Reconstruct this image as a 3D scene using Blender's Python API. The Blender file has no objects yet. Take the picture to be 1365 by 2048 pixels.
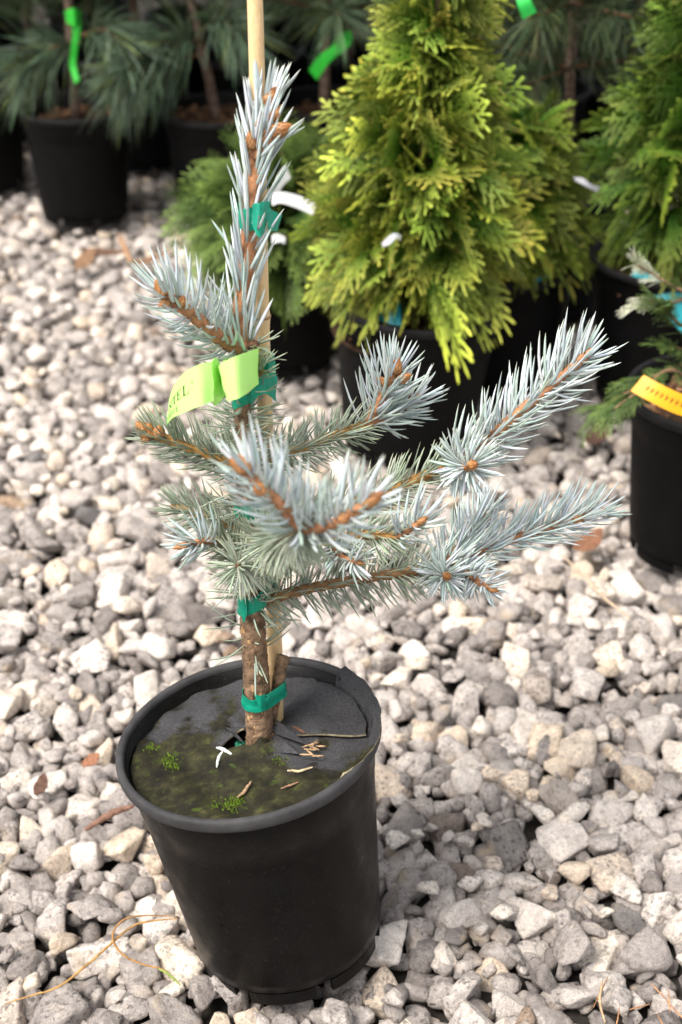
import bpy, bmesh, math, random
import numpy as np
from mathutils import Vector, Matrix

rng = np.random.default_rng(7)
random.seed(7)
R = math.radians
scene = bpy.context.scene
col = scene.collection

# ------------------------------------------------------------------ camera
CAM_H, PITCH = 0.755, R(31.5)
FPX = 2048 / 36 * 50                      # focal length in photo pixels
cam_d = bpy.data.cameras.new('camera')
cam = bpy.data.objects.new('camera', cam_d)
col.objects.link(cam)
cam.location = (0, 0, CAM_H)
cam.rotation_euler = (math.pi / 2 - PITCH, 0, 0)
cam_d.sensor_fit = 'VERTICAL'
cam_d.sensor_height = 36
cam_d.lens = 50
cam_d.clip_start = 0.02
cam_d.clip_end = 500
cam_d.dof.use_dof = True
cam_d.dof.focus_distance = 0.86
cam_d.dof.aperture_fstop = 7.1
cam_d.dof.aperture_blades = 7
scene.camera = cam

# ------------------------------------------------------------------ light
SUN_EL, SUN_AZ = R(58), R(-125)           # high soft sun, from behind-left of the camera
w = bpy.data.worlds.new('World')
scene.world = w
w.use_nodes = True
nt = w.node_tree
nt.nodes.clear()
sky = nt.nodes.new('ShaderNodeTexSky')
sky.sky_type = 'NISHITA'
sky.sun_disc = False
sky.sun_elevation = SUN_EL
sky.sun_rotation = SUN_AZ
sky.dust_density = 3.0
hs = nt.nodes.new('ShaderNodeHueSaturation')
hs.inputs['Saturation'].default_value = 0.22      # veiled, overcast sky
bg = nt.nodes.new('ShaderNodeBackground')
bg.inputs['Strength'].default_value = 0.095
wo = nt.nodes.new('ShaderNodeOutputWorld')
nt.links.new(sky.outputs[0], hs.inputs['Color'])
nt.links.new(hs.outputs[0], bg.inputs['Color'])
nt.links.new(bg.outputs[0], wo.inputs['Surface'])

sun_d = bpy.data.lights.new('sun', 'SUN')
sun_d.energy = 1.5
sun_d.angle = R(26)
sun_d.color = (1.0, 0.945, 0.87)
sun = bpy.data.objects.new('sun', sun_d)
col.objects.link(sun)
sdir = Vector((math.sin(SUN_AZ) * math.cos(SUN_EL), math.cos(SUN_AZ) * math.cos(SUN_EL), math.sin(SUN_EL)))
sun.rotation_euler = sdir.to_track_quat('Z', 'Y').to_euler()
sun.location = sdir * 5

vs = scene.view_settings
vs.view_transform = 'Standard'
vs.look = 'None'
vs.gamma = 1
vs.exposure = 1.66
vs.use_curve_mapping = False

# ------------------------------------------------------------------ helpers
UP = np.array([0, 0, 1.0])


def ray(px, py):
    x = (px - 682.5) / FPX
    y = (1024 - py) / FPX
    c, s = math.cos(PITCH), math.sin(PITCH)
    return np.array([x, c + y * s, -s + y * c])


def at(px, py, Y):
    """point of the plane y = Y seen at a photo pixel"""
    d = ray(px, py)
    return np.array([0, 0, CAM_H]) + d * (Y / d[1])


def ats(px, py, Y):
    """the same for the spruce, which leans a little away from the camera"""
    return at(px, py, Y + .075 * (1490 - py) / 1490)


def atz(px, py, z):
    d = ray(px, py)
    return np.array([0, 0, CAM_H]) + d * ((z - CAM_H) / d[2])


def unit(a):
    a = np.asarray(a, float)
    return a / (np.linalg.norm(a, axis=-1, keepdims=True) + 1e-12)


def catmull(pts, n):
    """resample a polyline (k,d) into n points along a Catmull-Rom spline"""
    P = np.asarray(pts, float)
    if len(P) == 2:
        t = np.linspace(0, 1, n)[:, None]
        return P[0] * (1 - t) + P[1] * t
    Q = np.vstack([2 * P[0] - P[1], P, 2 * P[-1] - P[-2]])
    u = np.linspace(0, len(P) - 1 - 1e-9, n)
    i = u.astype(int)
    t = (u - i)[:, None]
    a, b, c, d = Q[i], Q[i + 1], Q[i + 2], Q[i + 3]
    return 0.5 * (2 * b + (c - a) * t + (2 * a - 5 * b + 4 * c - d) * t ** 2 + (3 * b - a - 3 * c + d) * t ** 3)


class Acc:
    """collects vertices, quads, triangles and vertex colours of ONE mesh"""

    def __init__(self):
        self.v, self.q, self.t, self.c, self.n = [], [], [], [], 0

    def add(self, V, Q=None, T=None, C=None):
        V = np.asarray(V, float).reshape(-1, 3)
        if Q is not None and len(Q):
            self.q.append(np.asarray(Q, int).reshape(-1, 4) + self.n)
        if T is not None and len(T):
            self.t.append(np.asarray(T, int).reshape(-1, 3) + self.n)
        if C is None:
            C = (0.5, 0.5, 0.5)
        C = np.asarray(C, float)
        if C.ndim == 1:
            C = np.tile(C, (len(V), 1))
        self.v.append(V)
        self.c.append(C)
        self.n += len(V)

    def mesh(self, name, mat, smooth=True):
        V = np.vstack(self.v).astype(np.float32)
        C = np.vstack(self.c)
        q = np.vstack(self.q) if self.q else np.zeros((0, 4), int)
        t = np.vstack(self.t) if self.t else np.zeros((0, 3), int)
        me = bpy.data.meshes.new(name)
        me.vertices.add(len(V))
        me.vertices.foreach_set('co', V.ravel())
        nl = q.size + t.size
        me.loops.add(nl)
        me.loops.foreach_set('vertex_index', np.concatenate([q.ravel(), t.ravel()]).astype(np.int32))
        nf = len(q) + len(t)
        me.polygons.add(nf)
        st = np.concatenate([np.arange(len(q)) * 4, q.size + np.arange(len(t)) * 3]).astype(np.int32)
        me.polygons.foreach_set('loop_start', st)
        me.polygons.foreach_set('use_smooth', np.full(nf, smooth, dtype=bool))
        me.update(calc_edges=True)
        ca = me.color_attributes.new('tint', 'FLOAT_COLOR', 'POINT')
        ca.data.foreach_set('color', np.hstack([C, np.ones((len(C), 1))]).astype(np.float32).ravel())
        if mat:
            me.materials.append(mat)
        return me

    def build(self, name, mat, parent=None, smooth=True):
        return link(name, self.mesh(name, mat, smooth), parent)


def link(name, data, parent=None, loc=None):
    o = bpy.data.objects.new(name, data)
    col.objects.link(o)
    if parent is not None:
        o.parent = parent
    if loc is not None:
        o.location = loc
    return o


def tag(o, label=None, cat=None, group=None, kind=None):
    if label:
        o['label'] = label
    if cat:
        o['category'] = cat
    if group:
        o['group'] = group
    if kind:
        o['kind'] = kind
    return o


def thing(name, label, cat, loc=(0, 0, 0), group=None):
    return tag(link(name, None, loc=loc), label, cat, group)


def copy_tree(o, parent=None):
    c = o.copy()
    col.objects.link(c)
    c.parent = parent
    for ch in list(o.children):
        copy_tree(ch, c)
    return c


def frames(P):
    """parallel-transport frames along a path"""
    T = unit(np.gradient(P, axis=0))
    a = np.array([0, 0, 1.0]) if abs(T[0][2]) < 0.9 else np.array([1.0, 0, 0])
    N = np.zeros_like(T)
    n = unit(np.cross(np.cross(T[0], a), T[0]))
    for i in range(len(P)):
        n = unit(n - T[i] * np.dot(n, T[i]))
        N[i] = n
    return T, N, np.cross(T, N)


def tube(acc, P, r, sides=10, c=(0.5, 0.5, 0.5), rough=0.0, cap=True, cvar=0.0):
    P = np.asarray(P, float)
    n = len(P)
    r = np.broadcast_to(np.asarray(r, float), (n,))
    T, N, B = frames(P)
    a = np.arange(sides) / sides * 2 * math.pi
    rr = r[:, None] * (1 + rough * rng.normal(size=(n, sides)))
    V = P[:, None] + rr[..., None] * (np.cos(a)[None, :, None] * N[:, None] + np.sin(a)[None, :, None] * B[:, None])
    i = np.arange(n - 1)[:, None] * sides
    j = np.arange(sides)[None]
    j2 = (j + 1) % sides
    Q = np.stack([i + j, i + j2, i + sides + j2, i + sides + j], -1).reshape(-1, 4)
    V = V.reshape(-1, 3)
    C = np.asarray(c, float)
    C = np.tile(C, (len(V), 1)) * (1 + cvar * rng.normal(size=(len(V), 1)))
    T_ = None
    if cap:
        V = np.vstack([V, P[0], P[-1]])
        C = np.vstack([C, C[0], C[-1]])
        k = n * sides
        jj = np.arange(sides)
        T_ = np.vstack([np.stack([np.full(sides, k), (jj + 1) % sides, jj], -1),
                        np.stack([np.full(sides, k + 1), (n - 1) * sides + jj, (n - 1) * sides + (jj + 1) % sides], -1)])
    acc.add(V, Q, T_, np.clip(C, 0, 1))


def lathe(acc, prof, n=96, c=(0.5, 0.5, 0.5), closed=False):
    prof = np.asarray(prof, float)
    a = np.arange(n) / n * 2 * math.pi
    V = np.stack([prof[:, None, 0] * np.cos(a), prof[:, None, 0] * np.sin(a), np.broadcast_to(prof[:, None, 1], (len(prof), n))], -1)
    m = len(prof)
    i = np.arange(m if closed else m - 1)[:, None]
    i2 = (i + 1) % m
    j = np.arange(n)[None]
    j2 = (j + 1) % n
    Q = np.stack([i * n + j, i * n + j2, i2 * n + j2, i2 * n + j], -1).reshape(-1, 4)
    acc.add(V.reshape(-1, 3), Q, None, c)


def strip(acc, rows, nu=24, nv=5, thick=0.0004, c=(0.5, 0.5, 0.5), wrinkle=0.0, bulge=0.0, jag=0.0):
    """a ribbon through stations (top point, bottom point); a thin closed sheet"""
    A = catmull([r[0] for r in rows], nu)
    B = catmull([r[1] for r in rows], nu)
    v = np.linspace(0, 1, nv)[None, :, None]
    G = A[:, None] * (1 - v) + B[:, None] * v
    gu = np.gradient(G, axis=0)
    gv = np.gradient(G, axis=1)
    N = unit(np.cross(gu, gv))
    if wrinkle:
        ph = rng.uniform(0, 6.28, 4)
        uu = np.linspace(0, 1, nu)[:, None]
        vv = np.linspace(0, 1, nv)[None]
        wv = np.sin(uu * 23 + vv * 5 + ph[0]) + np.sin(uu * 11 - vv * 9 + ph[1]) + 0.6 * np.sin(uu * 41 + vv * 3 + ph[2])
        G = G + N * (wv * wrinkle)[..., None]
    if jag:
        G[:, 0] += (B - A) * rng.normal(0, jag, (nu, 1))
        G[:, -1] += (B - A) * rng.normal(0, jag, (nu, 1))
    top = (G + N * thick / 2).reshape(-1, 3)
    bot = (G - N * thick / 2).reshape(-1, 3)
    V = np.vstack([top, bot])
    k = nu * nv
    i = np.arange(nu - 1)[:, None] * nv
    j = np.arange(nv - 1)[None]
    Q1 = np.stack([i + j, i + j + 1, i + nv + j + 1, i + nv + j], -1).reshape(-1, 4)
    Q2 = Q1[:, ::-1] + k
    e = []
    loop = [a * nv for a in range(nu)] + [(nu - 1) * nv + b for b in range(1, nv)] + \
           [a * nv + nv - 1 for a in range(nu - 2, -1, -1)] + [b for b in range(nv - 2, 0, -1)]
    m = len(loop)
    for a_ in range(m):
        b_ = (a_ + 1) % m
        e.append((2 * k + a_, 2 * k + b_, 2 * k + m + b_, 2 * k + m + a_))
    V = np.vstack([V, top[loop], bot[loop]])
    acc.add(V, np.vstack([Q1, Q2, np.array(e)]), None, c)

    def surf(u, vv):
        f = min(max(u, 0), 1) * (nu - 1)
        i0 = min(int(f), nu - 2)
        t = f - i0
        g = vv * (nv - 1)
        j0 = min(max(int(g), 0), nv - 2)
        s = g - j0
        p = (G[i0, j0] * (1 - t) + G[i0 + 1, j0] * t) * (1 - s) + (G[i0, j0 + 1] * (1 - t) + G[i0 + 1, j0 + 1] * t) * s
        return p, N[i0, j0]
    return surf


# ------------------------------------------------------------------ materials
def material(name, rough=0.6, spec=0.4):
    m = bpy.data.materials.new(name)
    m.use_nodes = True
    b = m.node_tree.nodes['Principled BSDF']
    b.inputs['Roughness'].default_value = rough
    b.inputs['Specular IOR Level'].default_value = spec
    return m, m.node_tree, b


def N_(nt, kind, **kw):
    n = nt.nodes.new(kind)
    for k, v in kw.items():
        if k in n.inputs:
            n.inputs[k].default_value = v
        else:
            setattr(n, k, v)
    return n


def pos(nt):
    return N_(nt, 'ShaderNodeNewGeometry').outputs['Position']


def noise(nt, scale, detail=4, rough=0.55, vec=None):
    n = N_(nt, 'ShaderNodeTexNoise', Scale=scale, Detail=detail, Roughness=rough)
    nt.links.new(vec if vec is not None else pos(nt), n.inputs['Vector'])
    return n.outputs['Fac']


def ramp(nt, fac, stops, interp='LINEAR'):
    r = N_(nt, 'ShaderNodeValToRGB')
    r.color_ramp.interpolation = interp
    e = r.color_ramp.elements
    while len(e) < len(stops):
        e.new(0.5)
    for el, (p, c) in zip(e, stops):
        el.position = p
        el.color = (*c, 1) if len(c) == 3 else c
    nt.links.new(fac, r.inputs['Fac'])
    return r.outputs['Color']


def mix(nt, a, b, fac, mode='MIX'):
    m = N_(nt, 'ShaderNodeMix', data_type='RGBA', blend_type=mode)
    for s, v in ((m.inputs[0], fac), (m.inputs[6], a), (m.inputs[7], b)):
        if hasattr(v, 'is_linked') or isinstance(v, bpy.types.NodeSocket):
            nt.links.new(v, s)
        else:
            s.default_value = (*v, 1) if isinstance(v, tuple) else v
    return m.outputs[2]


def bump(nt, b, h, dist, strength=1.0):
    n = N_(nt, 'ShaderNodeBump', Strength=strength, Distance=dist)
    nt.links.new(h, n.inputs['Height'])
    nt.links.new(n.outputs[0], b.inputs['Normal'])


def tinted(name, rough=0.6, spec=0.35, vscale=60, vamt=0.35, bscale=None, bdist=0.0005, transl=0.0):
    """vertex tint times soft noise"""
    m, nt, b = material(name, rough, spec)
    a = N_(nt, 'ShaderNodeVertexColor', layer_name='tint').outputs['Color']
    f = noise(nt, vscale, 3)
    g = ramp(nt, f, [(0.3, (1 - vamt,) * 3), (0.7, (1 + vamt * 0.6,) * 3)])
    c = mix(nt, a, g, 1.0, 'MULTIPLY')
    nt.links.new(c, b.inputs['Base Color'])
    if bscale:
        bump(nt, b, noise(nt, bscale, 5, 0.65), bdist)
    if transl:
        t = N_(nt, 'ShaderNodeBsdfTranslucent')
        nt.links.new(c, t.inputs['Color'])
        ms = N_(nt, 'ShaderNodeMixShader', Fac=transl)
        o = nt.nodes['Material Output']
        nt.links.new(b.outputs[0], ms.inputs[1])
        nt.links.new(t.outputs[0], ms.inputs[2])
        nt.links.new(ms.outputs[0], o.inputs['Surface'])
    return m


def stone_material(name, per_object):
    m, nt, b = material(name, 0.85, 0.25)
    if per_object:
        r = N_(nt, 'ShaderNodeObjectInfo').outputs['Random']
    else:
        s = N_(nt, 'ShaderNodeVertexColor', layer_name='tint').outputs['Color']
        r = N_(nt, 'ShaderNodeSeparateColor')
        nt.links.new(s, r.inputs[0])
        r = r.outputs[0]
    base = ramp(nt, r, [(0.0, (.28, .265, .26)), (0.11, (.41, .39, .38)), (0.27, (.54, .515, .50)), (0.46, (.65, .625, .605)),
                        (0.65, (.80, .77, .735)), (0.80, (.87, .83, .76)), (0.89, (.80, .70, .57)), (0.955, (.62, .57, .52)),
                        (0.985, (.18, .18, .185)), (1.0, (.40, .30, .22))])
    p = pos(nt)
    mott = ramp(nt, noise(nt, 70, 4, 0.6, p), [(0.3, (.72, .71, .71)), (0.55, (1, 1, 1)), (0.75, (1.16, 1.13, 1.08))])
    c = mix(nt, base, mott, 1.0, 'MULTIPLY')
    # crystal grains: dark mica, pale feldspar
    vo = N_(nt, 'ShaderNodeTexVoronoi', Scale=430.0)
    nt.links.new(p, vo.inputs['Vector'])
    sv = N_(nt, 'ShaderNodeSeparateColor')
    nt.links.new(vo.outputs['Color'], sv.inputs[0])
    grain = ramp(nt, sv.outputs[0], [(0.0, (.40, .40, .41)), (0.12, (.52, .52, .53)), (0.18, (.88, .88, .88)), (0.62, (1, 1, 1)), (0.86, (1.12, 1.11, 1.09)), (1.0, (1.32, 1.31, 1.28))])
    # some stones are clear of grains, others coarse
    gw = N_(nt, 'ShaderNodeMath', operation='FRACT')
    gm = N_(nt, 'ShaderNodeMath', operation='MULTIPLY')
    gm.inputs[1].default_value = 37.7
    nt.links.new(r, gm.inputs[0])
    nt.links.new(gm.outputs[0], gw.inputs[0])
    gf = ramp(nt, gw.outputs[0], [(0.0, (.25,) * 3), (1.0, (.95,) * 3)])
    c = mix(nt, c, grain, gf, 'MULTIPLY')
    sp = noise(nt, 1100, 3, 0.65, p)
    spm = ramp(nt, sp, [(0.34, (.45, .45, .46)), (0.45, (.95, .95, .95)), (0.58, (1, 1, 1)), (0.70, (1.25, 1.24, 1.22))])
    c = mix(nt, c, spm, 0.9, 'MULTIPLY')
    dirt = ramp(nt, noise(nt, 120, 5, 0.7, p), [(0.30, (.60, .56, .52)), (0.44, (1, 1, 1))])
    c = mix(nt, c, dirt, 0.8, 'MULTIPLY')
    veins = noise(nt, 38, 2, 0.5, p)
    c = mix(nt, c, (.52, .42, .28), ramp(nt, veins, [(0.63, (0, 0, 0)), (0.76, (.5, .5, .5))]))
    c = mix(nt, c, (1.085, 1.01, .955), 1.0, 'MULTIPLY')
    nt.links.new(c, b.inputs['Base Color'])
    bump(nt, b, noise(nt, 260, 7, 0.72, p), 0.0045, 1.0)
    return m


def plastic(name, c0, c1, rough=0.42, dust=0.35):
    m, nt, b = material(name, rough, 0.11)
    p = pos(nt)
    f = noise(nt, 45, 6, 0.65, p)
    c = ramp(nt, f, [(0.35, c0), (0.72, c1)])
    # grey dust film and fine scuffs
    f2 = noise(nt, 600, 3, 0.7, p)
    c = mix(nt, c, (.16, .145, .13), ramp(nt, f2, [(0.62, (0, 0, 0)), (0.80, (dust,) * 3)]))
    tco = N_(nt, 'ShaderNodeTexCoord').outputs['Object']
    mpn = N_(nt, 'ShaderNodeMapping')
    mpn.inputs['Scale'].default_value = (38, 38, 700)
    mpn.inputs['Rotation'].default_value = (.12, .2, 0)
    nt.links.new(tco, mpn.inputs['Vector'])
    sc_ = noise(nt, 1.0, 4, 0.7, mpn.outputs[0])
    c = mix(nt, c, (.10, .092, .085), ramp(nt, sc_, [(0.66, (0, 0, 0)), (0.80, (dust * 1.3,) * 3)]))
    film = noise(nt, 14, 5, 0.6, tco)
    c = mix(nt, c, (.055, .049, .043), ramp(nt, film, [(0.46, (0, 0, 0)), (0.75, (dust * .12,) * 3)]))
    nt.links.new(c, b.inputs['Base Color'])
    rr = ramp(nt, f, [(0.3, (rough - .06,) * 3), (0.7, (rough + .2,) * 3)])
    nt.links.new(rr, b.inputs['Roughness'])
    bump(nt, b, noise(nt, 260, 4, 0.6, p), 0.00025, 0.6)
    return m


M = {}
M['stone'] = stone_material('granite_stone', True)
M['stone_mass'] = stone_material('granite_gravel', False)
M['pot'] = plastic('black_pot_plastic', (.0018, .0017, .0017), (.0045, .0043, .0042), 0.31)
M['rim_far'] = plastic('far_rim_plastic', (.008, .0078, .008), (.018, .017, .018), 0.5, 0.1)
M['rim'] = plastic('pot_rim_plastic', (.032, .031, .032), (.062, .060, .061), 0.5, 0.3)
M['pot_far'] = plastic('far_pot_plastic', (.0016, .0016, .0017), (.0036, .0035, .0036), 0.55, 0.05)
M['new_needle'] = tinted('blue_spruce_needle', 0.55, 0.35, 180, 0.10)
M['old_needle'] = tinted('grey_green_needle', 0.55, 0.35, 180, 0.15)
M['twig'] = tinted('orange_twig_bark', 0.75, 0.25, 300, 0.35, 900, 0.0004)
M['bark'] = tinted('trunk_bark', 0.9, 0.15, 160, 0.6, 420, 0.0022)
M['bud'] = tinted('resin_bud', 0.45, 0.4, 400, 0.3)
M['tie'] = tinted('green_tie_tape', 0.38, 0.45, 120, 0.18, 150, 0.0006, transl=0.12)
M['tag'] = tinted('label_ribbon', 0.5, 0.4, 40, 0.04, transl=0.25)
M['ink'] = tinted('print_ink', 0.7, 0.2, 100, 0.2)
M['staple'] = tinted('staple_steel', 0.35, 0.6, 100, 0.2)
M['foliage'] = tinted('arborvitae_foliage', 0.55, 0.3, 25, 0.35, transl=0.16)
M['pine'] = tinted('pine_foliage', 0.5, 0.35, 20, 0.3, transl=0.1)
M['moss'] = tinted('moss', 0.9, 0.1, 500, 0.4)
M['litter'] = tinted('dry_litter', 0.85, 0.2, 300, 0.4, 700, 0.0005)
M['pearl'] = tinted('fertiliser_bead', 0.35, 0.5, 300, 0.2)
M['plastic_tag'] = tinted('plant_label_plastic', 0.4, 0.45, 60, 0.06)
M['mulch'] = tinted('bark_mulch', 0.95, 0.1, 120, 0.5, 300, 0.002)


def bamboo_material():
    m, nt, b = material('bamboo', 0.42, 0.45)
    a = N_(nt, 'ShaderNodeVertexColor', layer_name='tint').outputs['Color']
    p = pos(nt)
    mp = N_(nt, 'ShaderNodeMapping')
    mp.inputs['Scale'].default_value = (900, 900, 14)
    nt.links.new(p, mp.inputs['Vector'])
    f = noise(nt, 1.0, 4, 0.6, mp.outputs[0])
    c = mix(nt, a, ramp(nt, f, [(0.3, (.80, .76, .68)), (0.7, (1.08, 1.06, 1.04))]), 1.0, 'MULTIPLY')
    f2 = noise(nt, 55, 4, 0.6, p)
    c = mix(nt, c, (.30, .17, .07), ramp(nt, f2, [(0.56, (0, 0, 0)), (0.8, (.45, .45, .45))]))
    nt.links.new(c, b.inputs['Base Color'])
    bump(nt, b, f, 0.0002)
    return m


M['bamboo'] = bamboo_material()


def felt_material():
    """grey felt, olive with algae over the damp side of the disc"""
    m, nt, b = material('grey_felt', 0.95, 0.12)
    tc = N_(nt, 'ShaderNodeTexCoord').outputs['Object']
    base = ramp(nt, noise(nt, 900, 4, 0.7, tc), [(0.32, (.022, .022, .0235)), (0.68, (.074, .072, .075))])
    base = mix(nt, base, ramp(nt, noise(nt, 35, 4, 0.6, tc), [(0.3, (.75, .75, .75)), (0.7, (1.2, 1.2, 1.2))]), 1.0, 'MULTIPLY')
    sep = N_(nt, 'ShaderNodeSeparateXYZ')
    nt.links.new(tc, sep.inputs[0])
    # damp mask: front-left of the sheet, ragged
    mth = N_(nt, 'ShaderNodeMath', operation='MULTIPLY_ADD')
    nt.links.new(sep.outputs['Y'], mth.inputs[0])
    mth.inputs[1].default_value = -9.0
    mth.inputs[2].default_value = -0.16
    m2 = N_(nt, 'ShaderNodeMath', operation='MULTIPLY_ADD')
    nt.links.new(sep.outputs['X'], m2.inputs[0])
    m2.inputs[1].default_value = -5.0
    nt.links.new(mth.outputs[0], m2.inputs[2])
    n1 = noise(nt, 27, 6, 0.62, tc)
    m3 = N_(nt, 'ShaderNodeMath', operation='MULTIPLY_ADD')
    nt.links.new(n1, m3.inputs[0])
    m3.inputs[1].default_value = 2.3
    nt.links.new(m2.outputs[0], m3.inputs[2])
    damp = ramp(nt, m3.outputs[0], [(0.80, (0, 0, 0)), (0.98, (1, 1, 1))])
    algae = ramp(nt, noise(nt, 90, 5, 0.65, tc), [(0.30, (.010, .009, .0075)), (0.48, (.019, .017, .0095)), (0.62, (.038, .036, .016)), (0.78, (.095, .088, .038))])
    c = mix(nt, base, algae, damp)
    g = ramp(nt, noise(nt, 130, 3, 0.6, tc), [(0.60, (0, 0, 0)), (0.72, (.7, .7, .7))])
    g2 = mix(nt, (0, 0, 0), g, damp)
    c = mix(nt, c, (.055, .085, .012), g2)
    nt.links.new(c, b.inputs['Base Color'])
    nt.links.new(ramp(nt, m3.outputs[0], [(0.8, (.95, .95, .95)), (1.0, (.62, .62, .62))]), b.inputs['Roughness'])
    bump(nt, b, noise(nt, 1200, 4, 0.7, tc), 0.0006, 0.8)
    return m


M['felt'] = felt_material()


def ground_material():
    m, nt, b = material('gravel_dirt', 0.95, 0.1)
    p = pos(nt)
    v = N_(nt, 'ShaderNodeTexVoronoi', Scale=34.0)
    nt.links.new(p, v.inputs['Vector'])
    c = ramp(nt, noise(nt, 40, 5, 0.6, p), [(0.3, (.018, .015, .013)), (0.7, (.05, .044, .038))])
    # far off, where single stones are no longer built, the sheet itself is gravel
    sx_ = N_(nt, 'ShaderNodeSeparateXYZ')
    nt.links.new(p, sx_.inputs[0])
    far = N_(nt, 'ShaderNodeMath', operation='ABSOLUTE')
    nt.links.new(sx_.outputs['X'], far.inputs[0])
    sv = N_(nt, 'ShaderNodeSeparateColor')
    nt.links.new(v.outputs['Color'], sv.inputs[0])
    grav = ramp(nt, sv.outputs[0], [(0.0, (.22, .21, .21)), (0.5, (.50, .48, .46)), (1.0, (.72, .68, .62))])
    fm_ = N_(nt, 'ShaderNodeMapRange')
    fm_.inputs['From Min'].default_value = 1.5
    fm_.inputs['From Max'].default_value = 1.8
    nt.links.new(far.outputs['Value'], fm_.inputs['Value'])
    c = mix(nt, c, grav, fm_.outputs[0])
    nt.links.new(c, b.inputs['Base Color'])
    bump(nt, b, v.outputs['Distance'], 0.01)
    return m


M['ground'] = ground_material()

# ------------------------------------------------------------------ ground and gravel
g = Acc()
g.add([(-60, -60, -.035), (60, -60, -.035), (60, 60, -.035), (-60, 60, -.035)], [(0, 1, 2, 3)])
ground = tag(g.build('ground', M['ground']), kind='structure')


def ico(sub):
    bm = bmesh.new()
    bmesh.ops.create_icosphere(bm, subdivisions=sub, radius=1)
    bm.verts.ensure_lookup_table()
    V = np.array([v.co[:] for v in bm.verts])
    T = np.array([[v.index for v in f.verts] for f in bm.faces])
    bm.free()
    return V, T


ICO = {s: ico(s) for s in (2, 3, 4)}


def stone_shape(V, r):
    k = r.integers(6, 11)
    n = unit(r.normal(size=(k, 3)))
    d = r.uniform(.46, .95, k)
    x = np.clip(V @ n.T, 0, None) / d
    box = np.abs(V) / 1.05
    p = r.uniform(34, 90)
    rad = ((x ** p).sum(1) + (box ** p).sum(1)) ** (-1 / p)
    S = V * rad[:, None]
    # chips and dents
    for _ in range(5):
        c = unit(r.normal(size=3))
        a = np.exp(-((V - c) ** 2).sum(1) / r.uniform(.05, .25))
        S *= (1 - r.uniform(-.04, .09) * a)[:, None]
    for fq, am in ((3.5, .020), (8.0, .016), (15.0, .010)):
        w_ = unit(r.normal(size=(3, 3))) * fq
        S *= (1 + am * np.sin(V @ w_.T + r.uniform(0, 6.28, 3)).sum(1) / 1.6)[:, None]
    S /= np.abs(S).max(0)
    return S * np.array([1, r.uniform(.58, .92), r.uniform(.42, .80)])


NVAR = 36
shape_seed = [int(x) for x in rng.integers(0, 1 << 30, NVAR)]
SHAPES = {s: [stone_shape(ICO[s][0], np.random.default_rng(sd)) for sd in shape_seed] for s in ICO}


def rotm(n):
    """tilted random rotations, mostly lying flat"""
    out = np.zeros((n, 3, 3))
    for i in range(n):
        e = Matrix.Rotation(rng.uniform(0, 6.28), 3, 'Z') @ Matrix.Rotation(rng.normal(0, .5), 3, 'X') @ \
            Matrix.Rotation(rng.normal(0, .5), 3, 'Y') @ Matrix.Rotation(rng.uniform(0, 6.28), 3, 'Z')
        out[i] = np.array(e)
    return out


def inside(x, y):
    return (y > .26) & (y < 2.55) & (np.abs(x) < .36 + .27 * y)


POT_XY = np.array([-.0346, .6925])


def scatter(count, rmin, rmax, sep, keep):
    """size-graded dart throwing on a hash grid; big stones first"""
    rad = np.sort(rmin + (rmax - rmin) * rng.beta(1.25, 2.3, count))[::-1]
    cell = rmax * 2
    grid = {}
    out = []
    for r in rad:
        for _ in range(14):
            y = rng.uniform(.26, 2.55)
            x = rng.uniform(-1, 1) * (.36 + .27 * y)
            if np.hypot(x - POT_XY[0], y - POT_XY[1]) < keep + r * .3:
                continue
            cx, cy = int(math.floor(x / cell)), int(math.floor(y / cell))
            ok = True
            for a in (-1, 0, 1):
                for b in (-1, 0, 1):
                    for (qx, qy, qr) in grid.get((cx + a, cy + b), ()):
                        if (qx - x) ** 2 + (qy - y) ** 2 < ((qr + r) * sep) ** 2:
                            ok = False
                            break
                    if not ok:
                        break
                if not ok:
                    break
            if ok:
                grid.setdefault((cx, cy), []).append((x, y, r))
                out.append((x, y, r))
                break
    return np.array(out)


top = scatter(14000, .0060, .0250, .68, .055)
low = scatter(9500, .007, .019, .62, .03)
mass = Acc()
RT = rotm(len(top))
dep = top[:, 1] * math.cos(PITCH) + CAM_H * math.sin(PITCH)
sx = top[:, 0] / dep * FPX + 682.5
ang = np.arctan2(CAM_H, top[:, 1]) - PITCH
sy = 1024 + FPX * np.tan(ang)
# the stones that show largest: in frame and not behind the pot
vis = (sx > -20) & (sx < 1385) & (sy < 2070) & ~((np.abs(sx - 530) < 230) & (sy > 1330) & (sy < 1960))
rank = np.where(vis, top[:, 2] / dep, 0)
single = set(np.argsort(-rank)[:300].tolist())
low = np.vstack([low, scatter(6000, .006, .014, .66, .03)])
stone_me = []
for i in range(NVAR):
    a = Acc()
    a.add(SHAPES[4][i], None, ICO[4][1])
    stone_me.append(a.mesh('stone', M['stone']))
for i, (x, y, r) in enumerate(top):
    k = int(rng.integers(NVAR))
    zt = rng.normal(-.008, .005)
    hz = np.abs(SHAPES[2][k] @ RT[i].T)[:, 2].max() * r
    z = zt - hz
    if i in single:
        o = link('stone', stone_me[k], ground, (x, y, z))
        o.rotation_euler = Matrix(RT[i].tolist()).to_euler()
        o.scale = (r, r, r)
    else:
        s = 3 if (y < 1.05 and abs(x) < .42) else 2
        mass.add(SHAPES[s][k] @ RT[i].T * r + (x, y, z), None, ICO[s][1], (rng.random(), 0, 0))
RL = rotm(len(low))
for i, (x, y, r) in enumerate(low):
    k = int(rng.integers(NVAR))
    mass.add(SHAPES[2][k] @ RL[i].T * r + (x, y, rng.normal(-.024, .003)), None, ICO[2][1], (rng.random() * .5, 0, 0))
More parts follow.
